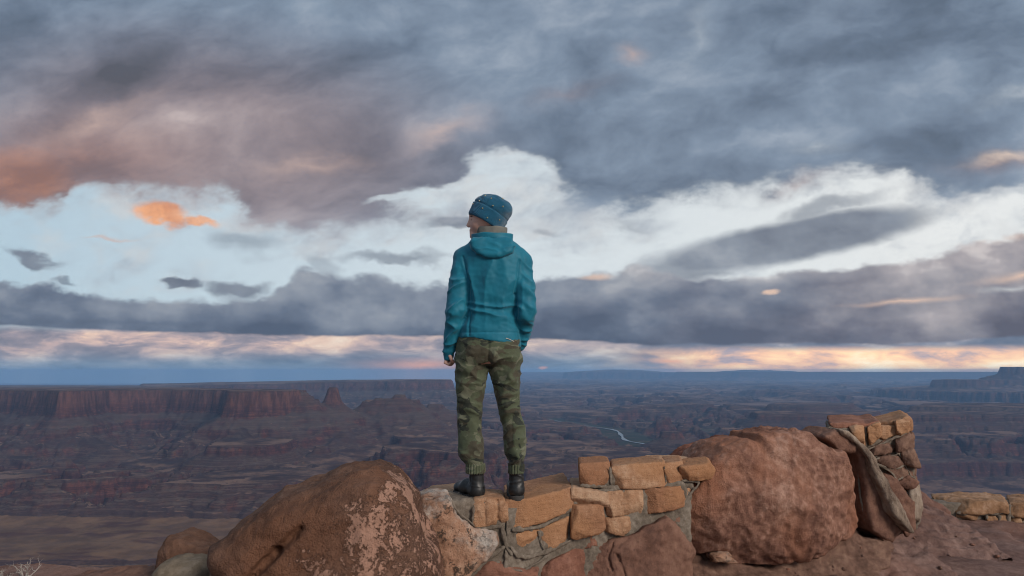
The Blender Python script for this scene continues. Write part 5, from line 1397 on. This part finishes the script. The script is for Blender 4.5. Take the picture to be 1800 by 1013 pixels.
# ---- boots
def build_boot(px, py, dirx, diry, seed):
    c = q3(px, py, 0.0); d = np.array([dirx, diry, 0.0]); d /= np.linalg.norm(d); s = np.array([d[1], -d[0], 0])
    z0 = c[2] + 0.004
    def at_(a, b, h): return np.array([c[0], c[1], z0]) + d * a + s * b + np.array([0, 0, h])
    f = Field(at_(0, 0, 0) - np.array([0.22, 0.12, 0.03]), at_(0, 0, 0) + np.array([0.16, 0.36, 0.24]), 0.0045)
    f.cone(at_(0.0, 0, 0.055), at_(0.004, 0, 0.205), 0.041, 0.043, 0.0)
    f.cone(at_(-0.004, 0, 0.050), at_(0.10, 0, 0.062), 0.039, 0.040, 0.03)
    f.cone(at_(0.10, 0, 0.058), at_(0.185, 0.006, 0.046), 0.042, 0.036, 0.03)
    f.ball(at_(0.205, 0.004, 0.043), 0.036, 0.02, (1, 1, 0.85))
    sl, X, Y, Z = f.sub(f.org, (9, 9, 9))
    f.F = np.maximum(f.F, (z0 + 0.022 - Z).astype(np.float32))
    f.F = np.maximum(f.F, (Z - (z0 + 0.225)).astype(np.float32))
    def disp(V, N):
        h = V[:, 2] - z0
        a = (V - at_(0, 0, 0)) @ d
        dd = 0.0035 * (crease(V * np.array([9, 9, 30]), seed) - 0.4) * sstep(0.05, 0.10, h)
        dd = dd - 0.003 * np.exp(-((a - 0.012) / 0.004) ** 2) * sstep(0.08, 0.1, h) - 0.003 * np.exp(-((a + 0.008 - h * 0.05) / 0.0035) ** 2) * sstep(0.06, 0.09, h)
        return dd + 0.0015 * perlin3(V * 40, seed)
    boot = f.mesh('boot', M_boot, person, disp)
    g_ = Field(at_(0, 0, 0) - np.array([0.22, 0.12, 0.03]), at_(0, 0, 0) + np.array([0.16, 0.36, 0.06]), 0.0042)
    def foot(X, Y, Z):
        def cap(a0, a1, r0, r1):
            p0, p1 = at_(a0, 0, 0), at_(a1, 0.004, 0); e = p1 - p0
            t = np.clip(((X - p0[0]) * e[0] + (Y - p0[1]) * e[1]) / (e @ e), 0, 1)
            return np.hypot(X - p0[0] - e[0] * t, Y - p0[1] - e[1] * t) - (r0 + (r1 - r0) * t)
        e2 = smin(cap(-0.002, 0.10, 0.044, 0.040), cap(0.10, 0.20, 0.043, 0.042), 0.03)
        arch = 0.010 * np.exp(-((((X - c[0]) * d[0] + (Y - c[1]) * d[1]) - 0.085) / 0.028) ** 2)
        w = np.maximum(Z - (z0 + 0.026), z0 - 0.002 + arch - Z)
        A_, B_ = e2 + 0.003, w + 0.003
        return np.hypot(np.maximum(A_, 0), np.maximum(B_, 0)) + np.minimum(np.maximum(A_, B_), 0) - 0.003
    g_.add(foot, g_.org, (9, 9, 9))
    g_.mesh('sole', M_sole, boot)
build_boot(838, 880.5, -0.55, 0.83, 51)
build_boot(908, 879.5, -0.10, 0.99, 52)

# ---- beanie
def build_hat():
    bc = q3(852.5, 391.0, 0.0); px2 = PY0 / FPX
    an = math.radians(-31); S_ = np.array([math.cos(an), 0, math.sin(an)]); T_ = np.array([-math.sin(an), 0, math.cos(an)])
    tt = np.array([-3, 0, 21, 22.5, 26, 34, 41, 47, 51, 53.5]) * px2
    aa = np.array([33, 34.5, 35.5, 34.2, 34.6, 33.5, 30, 24, 15, 4]) * px2
    oo = np.array([0, 0, -1.0, -1.0, -1.0, 0.0, 2.0, 4.0, 5.0, 5.0]) * px2
    f = Field(q3(812, 415) + np.array([0, -0.16, 0]), q3(905, 335) + np.array([0, 0.16, 0]), 0.0045)
    def fn(X, Y, Z):
        s = (X - bc[0]) * S_[0] + (Z - bc[2]) * S_[2]; t = (X - bc[0]) * T_[0] + (Z - bc[2]) * T_[2]
        a = np.interp(t, tt, aa); o = np.interp(t, tt, oo); b = a * 0.93
        d = (np.sqrt(((s - o) / a) ** 2 + (Y / b) ** 2) - 1) * a
        w = np.maximum(-3 * px2 - t, t - 53.5 * px2)
        cav = 0.088 - np.sqrt((s / 1.0) ** 2 + Y ** 2 + (np.minimum(t, 0.02) * 0.3) ** 2)
        return np.maximum(np.maximum(d, w), np.where(t < 0.03, cav, -1))
    f.add(fn, f.org, (9, 9, 9))
    def disp(V, N):
        t = (V - bc) @ T_; s = (V - bc) @ S_
        d = 0.006 * perlin3(V * 12, 61) * sstep(0.03, 0.09, t) + 0.008 * (crease(V * np.array([12, 12, 7]), 62) - 0.4) * sstep(0.08, 0.13, t)
        d = d - 0.005 * np.exp(-((t - 22.2 * px2) / 0.004) ** 2)
        return d + 0.0015 * perlin3(V * 30, 63)
    hat = f.mesh('beanie', M_knit, person, disp)
    tag(hat, 'navy knitted beanie with small brass studs')
    # studs
    for (zx, zy) in ((283, 98), (352, 88), (362, 133), (420, 133), (302, 147), (330, 203), (400, 210), (244, 108), (418, 78), (316, 66)):
        p_ = q3(760 + zx / 3.375, 330 + zy / 3.375)
        t = (p_ - bc) @ T_; s = (p_ - bc) @ S_
        a = np.interp(t, tt, aa) + 0.001; o = np.interp(t, tt, oo); e = 1 - ((s - o) / a) ** 2
        if e <= 0.02: continue
        y = -a * 0.93 * math.sqrt(e)
        n = np.array([(s - o) / a * S_[0], y / a, (s - o) / a * S_[2]]); n /= np.linalg.norm(n)
        u = np.cross(n, [0, 0, 1.0]); u /= np.linalg.norm(u); w = np.cross(n, u)
        c = bc + s * S_ + t * T_ + np.array([0, y, 0]); r = 0.0062
        V = [c + u * r, c + w * r, c - u * r, c - w * r, c + n * 0.006, c - n * 0.003]
        new_obj('stud', V, np.array([(0, 1, 4), (1, 2, 4), (2, 3, 4), (3, 0, 4), (1, 0, 5), (2, 1, 5), (3, 2, 5), (0, 3, 5)]), M_brass, hat, smooth=False)
build_hat()
